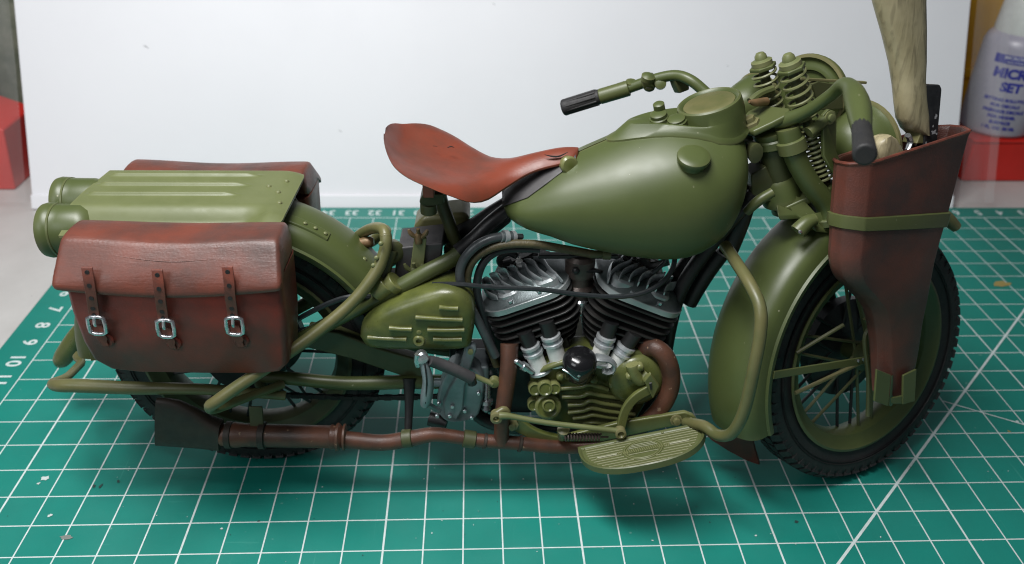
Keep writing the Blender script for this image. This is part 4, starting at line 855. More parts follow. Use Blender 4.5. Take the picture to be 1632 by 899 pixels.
# dark bracket below the gearbox
g = G(); g.tube([(4.245,-0.900,3.257), (4.248,-1.200,2.678), (4.223,-1.600,1.973)], [0.18, 0.12, 0.10], 10, 3); g.tube([(4.732,-1.000,2.026), (5.199,-1.100,1.942)], 0.2, 10, 1); g.build('pipe_bracket', 'black', bike)
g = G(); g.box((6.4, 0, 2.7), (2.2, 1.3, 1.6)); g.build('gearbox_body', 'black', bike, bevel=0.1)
g = G(); g.box((7.0, 0.1, 4.0), (1.6, 1.0, 1.6)); g.build('dark_filler', 'black', bike, bevel=0.1)  # plain black block added to fill the gap behind the crankcase
# ---- footboard with ribs, rim and emblem

fo = V((10.144,-2.000,2.348)); fx = (V((11.662,-2.000,2.723))-V((8.545,-2.000,1.883))).normalized()
fyv = (V((9.809,-3.350,2.481))-fo); fyv = (fyv-fx*fyv.dot(fx)); FWID = fyv.length; fyv.normalize(); fz = fx.cross(-fyv) if fx.cross(-fyv).z > 0 else -fx.cross(-fyv)
FLEN = (V((11.662,-2.000,2.723))-V((8.545,-2.000,1.883))).length
def fbp(u, v, h=0.0): return fo+fx*u+fyv*v+fz*h
HL = FLEN/2
def foot_outline(inset=0.0, n=26):
    L_ = HL-inset; W_ = FWID-inset
    pts = [(-L_, inset*1.0)]
    for i in range(n+1):
        a = math.pi-math.pi*i/n
        x = L_*math.copysign(abs(math.cos(a))**0.78, math.cos(a)); y = inset+(W_-inset)*max(0.0, math.sin(a))**0.8
        pts.append((x, y))
    pts.append((L_, inset))
    out = []
    for p in pts:
        if not out or (abs(p[0]-out[-1][0])+abs(p[1]-out[-1][1])) > 1e-4: out.append(p)
    return out
oo = foot_outline(); oi = foot_outline(0.07)
g = G(); g.rings([[fbp(u, v, -0.16) for u, v in oo], [fbp(u, v, 0.0) for u, v in oo], [fbp(*p, 0.02) for p in foot_outline(0.03)], [fbp(u, v, 0.0) for u, v in oi], [fbp(*p, -0.035) for p in foot_outline(0.10)]]); foot = g.build('footboard', 'olive_mid', bike, smooth=45)
def halfw(v):
    s = max(0, min(1, (v-0.07)/(FWID-0.14))); s = min(1, s)**(1/0.8); a = math.asin(min(1, s)); return (HL-0.13)*abs(math.cos(a))**0.78
k = 0; v = 0.17
emb = (0.0, FWID*0.47)
while v < FWID-0.12:
    hwid = halfw(v); r_ = FWID*0.30; dv = abs(v-emb[1]); segs = [(-hwid, hwid)]
    if dv < r_:
        q = math.sqrt(r_*r_-dv*dv)*1.15; segs = [(-hwid, -q), (q, hwid)]
    for a, b in segs:
        if b-a > 0.1: G().tube([fbp(a+0.06, v, -0.03), fbp(b-0.06, v, -0.03)], 0.022, 6, 1).build('tread_rib', 'olive_pale', foot, smooth=60)
    v += 0.105
e = G(); 
for rr_ in (0.30, 0.26): e.tube([fbp(emb[0]+math.cos(2*math.pi*i/32)*FWID*rr_*1.15, emb[1]+math.sin(2*math.pi*i/32)*FWID*rr_, -0.025) for i in range(32)], 0.018, 6, 1, loop=True)
for i in range(24): 
    u = -0.62+1.24*i/23
    e.tube([fbp(u, emb[1]-0.07, -0.02), fbp(u+0.03, emb[1]+0.07, -0.02)], 0.016, 5, 1)
for sgn in (-1, 1): e.tube([fbp(sgn*0.66, emb[1], -0.02), fbp(sgn*1.15, emb[1], -0.02)], 0.024, 6, 1)
for i in range(7):
    vv = emb[1]-0.26+0.065*i; 
    if abs(vv-emb[1]) > 0.08:
        q = math.sqrt(max(0.001, (FWID*0.26)**2-(vv-emb[1])**2))*1.1; e.tube([fbp(-q, vv, -0.025), fbp(q, vv, -0.025)], 0.012, 5, 1)
e.build('emblem', 'olive_pale', foot)
for (u, v) in [(-HL+0.15, 0.12), (-HL*0.72, FWID*0.5), (-HL*0.35, FWID*0.88), (HL*0.3, FWID*0.9), (HL*0.7, FWID*0.62), (HL-0.12, 0.12), (-HL*0.4, 0.08), (HL*0.35, 0.08)]:
    inst('rivet', rivet_me, foot, fbp(u, v, -0.02), fz, scale=0.6)
# side bar carrying the footboard
g = G(); g.prism([(9.604,-1.750,2.505), (11.281,-1.750,2.861), (11.518,-1.750,2.761), (11.635,-1.750,2.600), (11.619,-1.750,2.477), (10.827,-1.750,2.349), (9.249,-1.750,1.881), (8.274,-1.750,1.875), (8.344,-1.750,2.084)], (0, 0.14, 0)); sb = g.build('side_bar', 'olive_gloss', bike, bevel=0.04)
G().lathe((11.078,-1.780,2.641), (0, -1, 0.2), [(0, 0.16), (0.03, 0.16), (0.04, 0.1), (0.14, 0.09), (0.15, 0.02)], 8).build('bolt', 'olive_tan', sb)
G().lathe((11.449,-1.780,2.623), (0, -1, 0.2), [(0, 0.1), (0.1, 0.09), (0.12, 0.02)], 10).build('bolt', 'olive_gloss', sb)
# curved brake bracket, rod, pedal arm, spring
g = G(); g.prism(cr([(6.742,-1.600,2.444), (6.932,-1.600,2.588), (7.160,-1.600,2.447), (7.541,-1.600,2.120), (8.119,-1.600,1.914), (8.775,-1.600,1.876), (8.788,-1.600,1.665), (8.133,-1.600,1.619), (7.555,-1.600,1.742), (7.057,-1.600,2.033), (6.778,-1.600,2.239)], 3), (0, 0.16, 0)); bb = g.build('brake_bracket', 'olive_gloss', bike, bevel=0.04)
G().lathe((6.904,-1.620,2.339), (0, -1, 0.2), [(0, 0.17), (0.05, 0.17), (0.07, 0.1), (0.16, 0.09), (0.17, 0.03)], 8).build('bolt', 'olive_tan', bb)
G().tube([(6.574,-1.950,2.888), (6.731,-1.950,2.889), (6.951,-1.950,2.851), (7.742,-1.980,2.700), (8.694,-2.000,2.582), (9.575,-2.000,2.467)], [0.10, 0.09, 0.075, 0.072, 0.072, 0.075], 10, 3).build('brake_rod', 'olive_pale', bb)
g = G(); g.tube([(6.434,-1.920,2.823), (6.558,-1.850,2.927), (6.715,-1.800,2.968), (6.829,-1.800,2.769)], [0.12, 0.1, 0.09, 0.07], 10, 4); g.lathe((6.497,-1.900,2.827), (0, -1, 0.15), [(-0.12, 0.15), (0.12, 0.15), (0.14, 0.08), (0.08, 0.05)], 16); g.build('clevis', 'olive_tan', bb)
g = G(); pa = cr([(10.300,-1.750,3.700), (9.940,-1.800,3.464), (9.682,-1.850,3.108), (9.574,-1.900,2.627), (9.605,-1.900,2.260)], 4); pb = cr([(10.434,-1.750,3.469), (10.057,-1.800,3.230), (9.872,-1.850,2.930), (9.803,-1.900,2.568), (9.782,-1.900,2.261)], 4)
g.prism(pa+pb[::-1], (0, 0.14, 0)); g.build('brake_arm', 'olive_gloss', bb, bevel=0.035)
G().lathe((9.642,-2.000,2.426), (0, -1, 0.15), [(-0.1, 0.14), (0.12, 0.14), (0.14, 0.09), (0.08, 0.05)], 14).build('rod_end', 'olive_tan', bb)
g = G(); g.prism([(10.132,-1.820,3.867), (10.264,-1.820,4.096), (10.521,-1.820,3.716), (10.406,-1.820,3.326)], (0, 0.1, 0.04)); pd = g.build('brake_pedal', 'olive_gloss', bb, bevel=0.025)
g = G(); g.prism([(10.253,-1.860,3.840), (10.313,-1.860,3.859), (10.348,-1.860,3.668), (10.304,-1.860,3.648)], (0, 0.03, 0.01)); g.build('pedal_slot', 'black', pd)
g = G(); g.helix((8.242,-1.950,2.212), (9.170,-1.950,2.217), 0.09, 0.028, 12, 5, 10); g.tube([(9.170,-1.950,2.217), (9.362,-1.950,2.219)], 0.028, 6, 1); g.build('return_spring', 'carb', bb)
G().lathe((8.205,-1.800,2.208), (0, -0.5, 1), [(-0.25, 0.12), (0.1, 0.12), (0.12, 0.16), (0.25, 0.16), (0.27, 0.1)], 12).build('spring_post', 'olive_tan', bb)
# ---- cables and hoses
ftube('control_cable', [(4.944,-1.050,6.149), (5.556,-1.300,6.299), (6.444,-1.400,6.281), (7.480,-1.400,6.241), (8.383,-1.350,6.084), (9.369,-1.300,5.995), (10.042,-1.250,6.112), (10.493,-1.100,6.359), (10.707,-0.900,6.645), (10.737,-0.700,6.965)], 0.062, 'cable', 6, 8)
ftube('control_cable', [(10.610,-0.600,6.911), (10.557,-0.600,6.567), (10.282,-0.600,6.267)], 0.055, 'cable', 5, 8)
ftube('fuel_hose', [(6.466,-1.200,4.172), (6.073,-1.200,5.098), (5.725,-1.150,5.867), (5.593,-1.100,6.357), (5.655,-1.050,6.754), (5.920,-1.000,7.114), (6.257,-0.900,7.282), (6.580,-0.800,7.318)], 0.115, 'cable_grey', 6, 10)
g = G(); a = V((6.536,-0.820,7.311)); b = V((6.941,-0.600,7.222)); d = (b-a).normalized(); g.lathe(a, d, [(0, 0.13), (0.08, 0.13), (0.09, 0.17), (0.2, 0.17), (0.21, 0.12), (0.3, 0.12), (0.31, 0.15), (0.4, 0.15), (0.41, 0.08), (0.62, 0.07)], 12); g.build('hose_fitting', 'silver', bike)
ftube('oil_hose', [(6.502,-1.100,3.814), (6.181,-1.100,4.759), (5.842,-1.050,5.632), (5.753,-1.000,6.216), (5.874,-0.950,6.703), (6.214,-0.900,6.999), (6.657,-0.850,7.129), (7.326,-0.800,7.128), (8.081,-0.750,6.977), (8.771,-0.700,6.823)], 0.105, 'cable_tan', 6, 10)
ftube('fuel_hose', [(6.585,-1.000,3.547), (6.305,-1.000,4.601), (6.053,-0.950,5.574), (5.991,-0.900,6.074), (6.111,-0.850,6.566), (6.363,-0.800,6.848), (6.735,-0.750,6.961), (7.486,-0.700,6.944)], 0.1, 'cable', 6, 10)
G().lathe((8.693,-0.720,6.833), (1, 0, 0), [(0, 0.1), (0.3, 0.1), (0.32, 0.13), (0.5, 0.13), (0.52, 0.08)], 10).build('hose_fitting', 'olive_dark', bike)
g = G(); g.bar((7.481,-0.400,6.615), (9.429,-0.400,6.637), 0.1, 0.2, (0, 1, 0)); g.build('tank_rail', 'black', bike, bevel=0.02)
ftube('control_cable', [(1.217,-1.050,4.863), (1.873,-1.050,5.288), (2.517,-1.080,5.651), (2.984,-1.100,5.809), (3.418,-1.000,5.754)], 0.07, 'cable', 5, 8)
ftube('fuel_line', [(10.009,-0.200,6.521), (10.285,-0.200,6.259), (10.719,-0.300,6.424)], 0.1, 'black', 5, 8)
g = G(); g.tube([(12.085,-0.000,6.527), (11.813,-0.000,5.986), (11.570,-0.000,5.394), (11.451,-0.000,5.054)], 0.22, 10, 3); g.build('horn_bracket', 'black', bike)
# brake cable lever below the rear axle
g = G(); g.tube([(0.45, -0.95, 3.45), (0.45, -1.0, 3.2), (0.5, -1.05, 2.9)], [0.14, 0.18, 0.12], 10, 3); g.lathe((0.35, -1.25, 3.55), (0, 1, 0), [(0, 0.1), (0.05, 0.2), (0.2, 0.2), (0.22, 0.12), (0.4, 0.12)], 14); g.build('axle_lug', 'olive_dark', bike)
# ---- steering head, springer fork (turned left)
ftube('steering_head', [(13.342,-0.000,8.046), (13.127,-0.000,8.644), (12.925,-0.000,9.193), (12.757,-0.000,9.728)], [0.40, 0.36, 0.33, 0.33], 'olive_dark', 3, 20)
hd_ = V((13.342,-0.000,8.046)); hu = (V((12.757,-0.000,9.728))-hd_).normalized(); HLn = (V((12.757,-0.000,9.728))-hd_).length
G().lathe(hd_, hu, [(-0.1, 0.42), (-0.08, 0.47), (0.1, 0.47), (0.14, 0.45), (0.5, 0.43), (0.6, 0.36)], 28).build('head_cup', 'olive', bike)
G().lathe(hd_+hu*(HLn-0.28), hu, [(-0.1, 0.36), (-0.05, 0.42), (0.12, 0.42), (0.16, 0.38), (0.2, 0.40), (0.3, 0.40), (0.34, 0.3)], 28).build('head_cup', 'olive', bike)
g = G(); g.prism([(12.398,-0.300,8.758), (12.716,-0.300,8.966), (13.088,-0.300,8.370), (13.081,-0.300,8.079), (12.551,-0.300,8.007)], (0, 0.6, 0)); gus = g.build('head_gusset', 'olive_dark', bike, bevel=0.04)
G().tube([(12.335,-0.600,7.930), (12.539,-0.650,8.230), (12.868,-0.600,8.450)], [0.11, 0.13, 0.12], 10, 4).build('crash_bar_lug', 'olive', bike)
ftube('down_tube', [(12.518,-0.000,8.232), (12.422,-0.000,7.398), (12.243,-0.000,6.529)], 0.24, 'black', 3)
G().lathe((12.346,-0.450,9.358), (0.1, -1, 0.05), [(-0.3, 0.14), (0.0, 0.17), (0.06, 0.17), (0.08, 0.1)], 14, sx=1.4).build('lock_boss', 'olive_dark', bike)
# lower tree plate
g = G(); g.prism([(13.079,-0.376,8.048), (13.424,-0.318,8.302), (13.664,-0.445,8.248), (13.944,-0.663,7.980), (14.580,-0.402,7.949), (14.652,-0.427,7.714), (14.314,-0.705,7.563), (13.902,-0.866,7.702), (13.510,-0.656,7.923), (13.074,-0.648,7.881)], tuple(FU*-0.16)); lt = g.build('lower_tree', 'olive', bike, bevel=0.04)
g = G(); g.prism([F(-0.42, -0.35, -1.35), F(-0.1, -0.5, -1.35), F(0.5, -0.85, -1.35), F(0.85, -0.8, -1.35), F(0.9, 0, -1.35), F(0.85, 0.8, -1.35), F(0.5, 0.85, -1.35), F(-0.1, 0.5, -1.35), F(-0.42, 0.35, -1.35)], tuple(FU*0.2)); g.build('tree_plate', 'olive', bike, bevel=0.05)
g = G(); g.tube([(13.502,-0.965,7.615), (13.699,-0.880,7.804), (13.913,-0.818,7.874)], [0.2, 0.18, 0.14], 12, 3); g.build('tree_lug', 'olive', bike); inst('bolt', sbolt_me, bike, (13.470,-1.151,7.706), -FL_, scale=0.7)
# upper tree and handlebar riser
g = G(); g.prism([F(-0.5, -0.3, 0.85), F(-0.1, -0.5, 0.85), F(0.2, -0.62, 0.85), F(0.5, -0.5, 0.85), F(0.5, 0.5, 0.85), F(0.2, 0.62, 0.85), F(-0.1, 0.5, 0.85), F(-0.5, 0.3, 0.85)], tuple(FU*0.16)); ut = g.build('upper_tree', 'olive', bike, bevel=0.05)
G().lathe(F(-0.28, 0.0, 1.0), FU, [(0, 0.22), (0.08, 0.22), (0.1, 0.15), (0.2, 0.14), (0.22, 0.05)], 6).build('stem_nut', 'olive_tan', ut)
G().tube([(12.663,0.339,10.318), (12.357,0.143,10.346), (12.186,0.074,10.394)], [0.10, 0.09, 0.04], 10, 3).build('damper_knob', 'copper', ut)
G().tube([(12.280,0.327,10.316), (12.533,0.481,10.450), (12.865,0.656,10.520)], 0.09, 8, 3).build('damper_lever', 'olive', ut)
# rigid legs
for s in (-1, 1):
    pts = [(13.009,-0.386,9.943), (13.142,-0.445,9.593), (13.352,-0.499,9.162), (13.743,-0.515,8.630), (14.220,-0.459,8.133), (14.375,-0.505,7.747)]
    if s > 0:
        pts = [tuple(V(p)-FL_*2*((V(p)-FO).dot(FL_))) for p in pts]
    ftube('fork_tube', pts, [0.27, 0.27, 0.25, 0.25, 0.26, 0.27], 'olive', 5, 16)
    c = V(pts[1]); d = (V(pts[0])-V(pts[2])).normalized()
    G().lathe(c-d*0.05, d, [(-0.16, 0.28), (-0.13, 0.33), (0.13, 0.33), (0.16, 0.28)], 22).build('tube_collar', 'olive', bike)
    a = V(pts[-1]); d = (V(pts[-1])-V(pts[-2])).normalized()
    G().lathe(a-d*0.1, d, [(0, 0.29), (0.03, 0.33), (0.18, 0.33), (0.22, 0.28)], 22).build('tube_collar', 'olive', bike)
    # leg down to the axle
    q = [F(0.72, s*0.72, -1.6), F(0.62, s*0.74, -3.2), F(0.42, s*0.76, -5.0), F(0.22, s*0.80, -6.1), F(0.12, s*0.82, -6.55)]
    ftube('fork_leg', q, [0.22, 0.20, 0.17, 0.15, 0.16], 'olive_dark', 4)
    q2 = [F(1.05, s*0.70, -1.6), F(0.95, s*0.78, -3.4), F(0.80, s*0.84, -5.2), F(0.70, s*0.86, -6.4)]
    ftube('spring_leg', q2, [0.13, 0.13, 0.12, 0.12], 'olive_dark', 4)
    G().bar(F(0.05, s*0.88, -6.5), F(0.85, s*0.88, -6.62), 0.26, 0.10, FL_).build('rocker', 'olive_dark', bike, bevel=0.03)
    for k, sc_ in ((0.12, 1.1), (0.74, 0.8)): inst('bolt', sbolt_me, bike, F(k, s*0.93, -6.53), FL_*s, scale=sc_)
    # springs: long pair on rods
    a0 = (12.934,-0.185,11.197) if s < 0 else (12.684,1.026,10.886)
    b0 = (13.519,-0.221,9.952) if s < 0 else F(*[ (V((13.519,-0.221,9.952))-FO).dot(FA), 0.62, (V((13.519,-0.221,9.952))-FO).dot(FU)])
    e0 = V((14.156,-0.246,8.649)); e0l = ((e0-FO).dot(FA), s*0.62, (e0-FO).dot(FU)); e0 = V(F(*e0l))
    a0 = V(a0); b0 = V(b0); d = (a0-e0).normalized()
    G().tube([e0-d*1.2, a0], 0.12, 12, 1).build('spring_rod', 'olive_dark', bike)
    mid = a0.lerp(e0, 0.52)
    G().helix(mid, a0-d*0.06, 0.27, 0.036, 7, 6, 18).build('fork_spring', 'olive_pale', bike)
    G().helix(e0, mid-d*0.1, 0.25, 0.036, 10, 6, 18).build('fork_spring', 'olive_pale', bike)
    cp = G().lathe(a0-d*0.02, d, [(0, 0.2), (0.02, 0.32), (0.1, 0.32), (0.12, 0.24)], 6).build('spring_cap', 'olive', bike, bevel=0.015)
    G().lathe(a0+d*0.10, d, [(0, 0.25), (0.1, 0.25), (0.12, 0.2), (0.14, 0.15), (0.22, 0.14), (0.29, 0.09), (0.31, 0.02)], 12).build('nut', 'olive_pale', cp)
# bracket from the tree to the spring, flat hanger at the right
G().tube([(13.411,-0.653,9.925), (13.698,-0.525,10.118), (13.930,-0.375,10.275)], [0.14, 0.13, 0.12], 10, 3).build('lamp_bar', 'olive', bike)
hg = [(13.700,-0.536,10.296), (13.835,-0.443,10.411), (14.034,-0.368,10.332), (14.102,-0.392,10.108), (14.201,-0.538,9.342), (14.317,-0.599,9.108), (14.467,-0.820,8.847), (14.371,-0.879,8.794), (14.073,-0.715,9.106), (13.847,-0.693,9.397)]
g = G(); g.prism(hg, tuple(FL_*0.1)); hang = g.build('scabbard_hanger', 'olive', bike, bevel=0.025)
G().lathe((13.864,-0.508,10.231), -FL_, [(0, 0.15), (0.03, 0.15), (0.04, 0.09), (0.1, 0.09), (0.11, 0.05)], 14).build('bolt', 'olive_pale', hang)
# ---- handlebar, grips, clamps
hbR = [(12.757,0.251,10.465), (12.986,-0.352,10.122), (13.294,-0.689,10.455), (13.548,-1.077,10.917), (13.609,-1.421,11.237), (13.599,-1.860,11.315), (13.495,-2.429,11.283), (13.335,-3.093,11.206), (13.089,-3.913,11.119), (12.858,-4.660,11.071)]
ftube('handlebar', [(12.767,-0.204,9.994)]+hbR[1:], [0.15, 0.17, 0.14, 0.14, 0.155, 0.18, 0.23, 0.23, 0.18, 0.18], 'olive', 6, 14)
hbL = [(12.878,0.478,9.561), (12.669,0.750,9.461), (12.223,1.113,9.486), (11.909,1.608,9.793), (11.602,1.869,10.056), (11.244,2.097,10.284), (10.904,2.395,10.304), (10.404,2.621,10.119), (9.817,2.834,9.818), (9.201,2.987,9.562)]
ftube('handlebar', hbL, [0.14, 0.14, 0.14, 0.14, 0.14, 0.14, 0.14, 0.14, 0.14, 0.14], 'olive', 6, 14)
a = V((9.860,2.804,9.844)); b = V((9.132,2.952,9.555)); G().tube([a, b], 0.205, 16, 1).build('grip_sleeve', 'olive', bike, bevel=0.03)
def grip(pts, r_):
    g = G(); g.tube(pts, [r_*0.92]*(len(pts)-1)+[r_*1.05], 18, 4); 
    a = V(pts[0]); b = V(pts[-1]); d = (b-a); x, y, z = frame(d)
    g2 = g.build('grip', 'rubber', bike, bevel=0.06, seg=3)
    for k in range(10 if r_ > 0.21 else 0):
        t = 2*math.pi*k/10; o = (x*math.cos(t)+y*math.sin(t))*r_*0.93
        G().tube([a+d*0.1+o*0.96, a+d*0.86+o*0.96], 0.034 if r_ > 0.2 else 0.02, 6, 1).build('grip_rib', 'rubber', g2, smooth=60)
    return g2
grip([(9.163,2.949,9.573), (8.725,3.056,9.381), (8.200,3.203,9.155)], 0.215)
grip([(13.275,-3.299,11.176), (13.014,-4.145,11.106), (12.742,-4.988,11.069)], 0.20)
# levers and clamps on the left bar
for (p, q, r_) in [((10.428,2.579,10.132), (10.220,2.710,10.009), 0.20), ((9.592,2.933,9.735), (9.825,2.898,9.832), 0.185)]: G().tube([p, q], r_, 14, 1).build('bar_clamp', 'olive', bike, bevel=0.03)
g = G(); g.lathe((10.268,2.519,10.195), (0.1, -0.3, 0.9), [(-0.06, 0.17), (0.06, 0.18), (0.1, 0.12), (0.13, 0.05)], 14); g.lathe((10.605,2.529,10.052), (-0.2, -0.9, 0.4), [(-0.08, 0.15), (0.12, 0.15), (0.15, 0.08)], 14); g.lathe((9.907,2.848,9.930), (0, -0.3, 0.95), [(-0.05, 0.16), (0.08, 0.15), (0.1, 0.05)], 12); g.build('dip_switch', 'olive', bike)
G().ball((10.340,2.600,9.929), (0.15, 0.15, 0.11), 14, 8).build('horn_button', 'olive_dark', bike)
g = G(); g.prism([(10.862,2.266,10.325), (11.136,2.411,10.383), (11.288,2.449,10.247), (11.349,2.401,9.939), (11.071,2.254,9.882), (10.948,2.252,10.107)], tuple(FL_*0.25)); g.build('mirror_bracket', 'olive_dark', bike, bevel=0.04)
# ---- lamps and horn at the front
def lamp(c, d, r_, depth, m, nm, label=None):
    c = V(c); d = V(d).normalized()
    o = G().lathe(c, d, [(-depth, 0.05*r_), (-depth*0.96, 0.35*r_), (-depth*0.8, 0.62*r_), (-depth*0.5, 0.84*r_), (-depth*0.15, 0.97*r_), (0, r_), (0.05, r_*1.05), (0.14, r_*1.05), (0.18, r_*0.95), (0.16, r_*0.8), (0.15, 0.02)], 36).build(nm, m, bike, smooth=50)
    G().lathe(c, d, [(0.02, r_*1.02), (0.05, r_*1.08), (0.12, r_*1.08), (0.15, r_*1.02)], 36, cap0=False, cap1=False).build('rim', 'olive_tan', o)
    return o
def dish(c, d, r_):
    c = V(c); d = V(d).normalized()
    o = G().lathe(c, d, [(0.16, 0.02), (0.15, r_*0.8), (0.12, r_*0.97), (0.0, r_), (-0.06, r_*0.98), (-0.08, r_*0.93), (-0.03, r_*0.86), (-0.02, r_*0.78), (-0.05, r_*0.72), (-0.05, r_*0.62), (0.03, r_*0.58), (0.04, 0.02)], 44).build('horn', 'olive', bike, smooth=40)
    G().lathe(c, d, [(-0.04, r_*1.0), (-0.09, r_*0.99), (-0.10, r_*0.92), (-0.05, r_*0.9)], 44, cap0=False, cap1=False).build('rim', 'olive_tan', o)
    return o
dish((13.990,1.280,10.195), tuple(FA*0.75+FU*-0.35+FL_*0.25), 0.98)
lamp((12.909,1.868,9.837), tuple(FA*0.9+FL_*0.1-FU*0.3), 0.66, 0.95, 'olive', 'running_lamp')
lamp((15.223,0.458,9.336), tuple(FA*0.9-FU*0.25), 0.92, 1.0, 'olive', 'headlamp')
G().bar((13.358,0.403,10.838), (15.096,0.842,10.649), 0.12, 0.06, FU).build('lamp_bracket', 'olive_tan', bike, bevel=0.01)
g = G(); g.prism([(13.591,0.163,10.796), (13.757,0.251,10.830), (14.408,0.521,10.673), (14.545,0.449,10.131), (13.884,0.149,10.189)], tuple(FL_*0.08)); g.build('lamp_bracket', 'olive_dark', bike, bevel=0.02)
g = G(); g.prism([(13.572,0.359,10.709), (13.820,0.497,10.789), (13.907,0.508,10.669), (13.871,0.430,10.426), (13.751,0.370,10.414)], tuple(FL_*0.3)); g.build('switch_plate', 'olive_tan', bike, bevel=0.02)
g = G(); g.tube([(18.731,2.444,6.535), (18.986,2.417,6.398), (19.314,2.395,6.142)], [0.22, 0.2, 0.15], 10, 3); g.build('guard_end', 'olive_tan', bike)
# ------------------------------------------------------------------ gun scabbard on the right fork leg
scab = thing('gun_scabbard', 'brown leather gun scabbard with green strap hung beside the front wheel', 'scabbard')
BW = Matrix.Translation(V((5.396, -14.292, -0.055))) @ Matrix.Rotation(-0.025, 4, 'Z') @ Matrix.Rotation(-0.033, 4, 'X')
scab.matrix_world = BW
LV = [((14.151,-1.115,9.402), (17.422,0.522,9.720), 0.50), ((14.172,-1.222,8.937), (17.295,0.241,8.844), 0.50), ((14.199,-1.367,8.311), (17.175,-0.053,7.904), 0.49), ((14.245,-1.507,7.669), (17.067,-0.289,7.171), 0.47), ((14.281,-1.607,7.203), (17.019,-0.452,6.613), 0.45), ((14.473,-1.629,6.753), (17.021,-0.581,6.100), 0.43), ((14.919,-1.525,6.325), (17.034,-0.695,5.624), 0.40), ((15.454,-1.380,5.754), (17.066,-0.793,5.038), 0.36), ((15.799,-1.396,4.860), (17.135,-0.932,4.177), 0.33), ((16.005,-1.486,3.977), (17.141,-1.069,3.486), 0.31), ((16.121,-1.572,3.416), (17.128,-1.168,3.117), 0.28)]
def ring(a, b, hw, grow=0.0):
    a = V(a); b = V(b); d = (b-a).normalized(); a = a-d*grow; b = b+d*grow; hw = hw+grow; L_ = (b-a).length; r_ = hw*0.45
    return [a+d*(x)+FL_*y for x, y in [(0, -hw*0.15), (0.02, -hw*0.3), (0.27, -hw*0.93), (0.33, -hw*1.0), (L_*0.5, -hw*1.03), (L_-0.28, -hw), (L_-0.22, -hw*0.95), (L_, -hw*0.3), (L_, hw*0.4), (L_-0.15, hw*0.85), (L_-0.4, hw), (L_*0.5, hw), (0.4, hw), (0.12, hw*0.8), (0, hw*0.4)]]
def lvl(t):
    i = min(int(t), len(LV)-2); u = t-i
    tab = [LV[max(i-1, 0)], LV[i], LV[i+1], LV[min(i+2, len(LV)-1)]]
    f = lambda p, q, r, s: 0.5*(2*q+(-p+r)*u+(2*p-5*q+4*r-s)*u*u+(-p+3*q-3*r+s)*u**3)
    A = [tuple(f(*[tab[k][j][m] for k in range(4)]) for m in range(3)) for j in (0, 1)]
    return A[0], A[1], f(*[tab[k][2] for k in range(4)])
N_ = 40
rr = []
for k in range(7, 0, -1):                     # inner wall first: the mouth is open
    a, b, h = lvl(0.0+k*0.10); rr.append(ring(a, b, h, -0.07))
rr += [ring(*lvl(0.0), -0.06), ring(*lvl(0.0), 0.02)]
for k in range(1, N_+1):
    a, b, h = lvl((len(LV)-1)*k/N_); rr.append(ring(a, b, h))
g = G(); g.rings(rr); sbody = g.build('body', 'leather_dark', scab, smooth=30)
G().tube(ring(*lvl(0.03), 0.0), 0.045, 8, 1, loop=True).build('rim', 'leather_strap', scab)
rr = [ring(*lvl(t), gr) for t, gr in ((2.06, 0.0), (2.09, 0.05), (2.35, 0.055), (2.50, 0.05), (2.53, 0.0))]
G().rings(rr, cap0=False, cap1=False).build('strap', 'olive', scab, smooth=50)
hp = [ring(*lvl(t), 0.03)[k] for t in (0.0,) for k in range(3)]
def plate(p4, nm='foot_bracket'):
    g = G(); g.prism(p4, tuple(FL_*0.06)); return g.build(nm, 'olive', scab, bevel=0.012)
plate([(15.720,-2.037,4.448), (16.191,-1.882,4.171), (16.262,-2.058,3.340), (15.787,-2.215,3.615)])
plate([(16.608,-1.718,4.036), (17.018,-1.511,4.081), (17.126,-1.680,3.209), (16.735,-1.857,3.244)])
plate([(16.299,-1.971,3.526), (16.727,-1.783,3.464), (16.748,-1.829,3.242), (16.285,-2.013,3.383)])
g = G(); g.prism([(16.212,-1.863,4.119), (16.576,-1.332,3.734), (16.665,-1.499,2.903), (16.295,-2.022,3.331)], tuple(FA*0.06)); g.build('foot_bracket', 'olive', scab)
G().tube([(15.677,-0.934,5.207), (15.821,-0.936,4.930), (15.755,-1.044,4.624), (16.052,-1.173,3.554), (16.211,-1.366,2.485)], 0.06, 8, 4).build('bracket_rod', 'olive_dark', scab)
# ------------------------------------------------------------------ the gun in it
gun = thing('gun', 'toy gun with pale carved wooden stock standing butt up in the scabbard', 'gun'); gun.matrix_world = BW
def lens(levels, th, m, nm, parent):
    rr = []
    for (a, b) in levels:
        a = V(a); b = V(b); c = (a+b)/2; e = (b-a)/2; row = []
        for k in range(20):
            t = 2*math.pi*k/20; cc_, ss_ = math.cos(t), math.sin(t)
            row.append(c+e*math.copysign(abs(cc_)**0.75, cc_)+FL_*th*math.copysign(abs(ss_)**0.85, ss_))
        rr.append(row)
    return G().rings(rr).build(nm, m, parent, smooth=60)
stock = lens([((13.885,-0.070,13.823), (15.652,0.797,13.927)), ((14.100,-0.075,13.399), (15.697,0.694,13.435)), ((14.507,-0.071,12.645), (15.802,0.521,12.549)), ((14.876,-0.061,11.989), (15.918,0.428,11.961)), ((15.193,-0.064,11.380), (16.031,0.314,11.292)), ((15.386,-0.093,10.899), (16.074,0.232,10.886)), ((15.516,-0.136,10.482), (16.180,0.194,10.535)), ((15.635,-0.168,10.128), (16.340,0.161,10.102)), ((15.843,-0.129,9.894), (16.392,0.096,9.747)), ((16.117,-0.043,9.716), (16.354,0.054,9.654))], 0.30, 'wood', 'stock', gun)
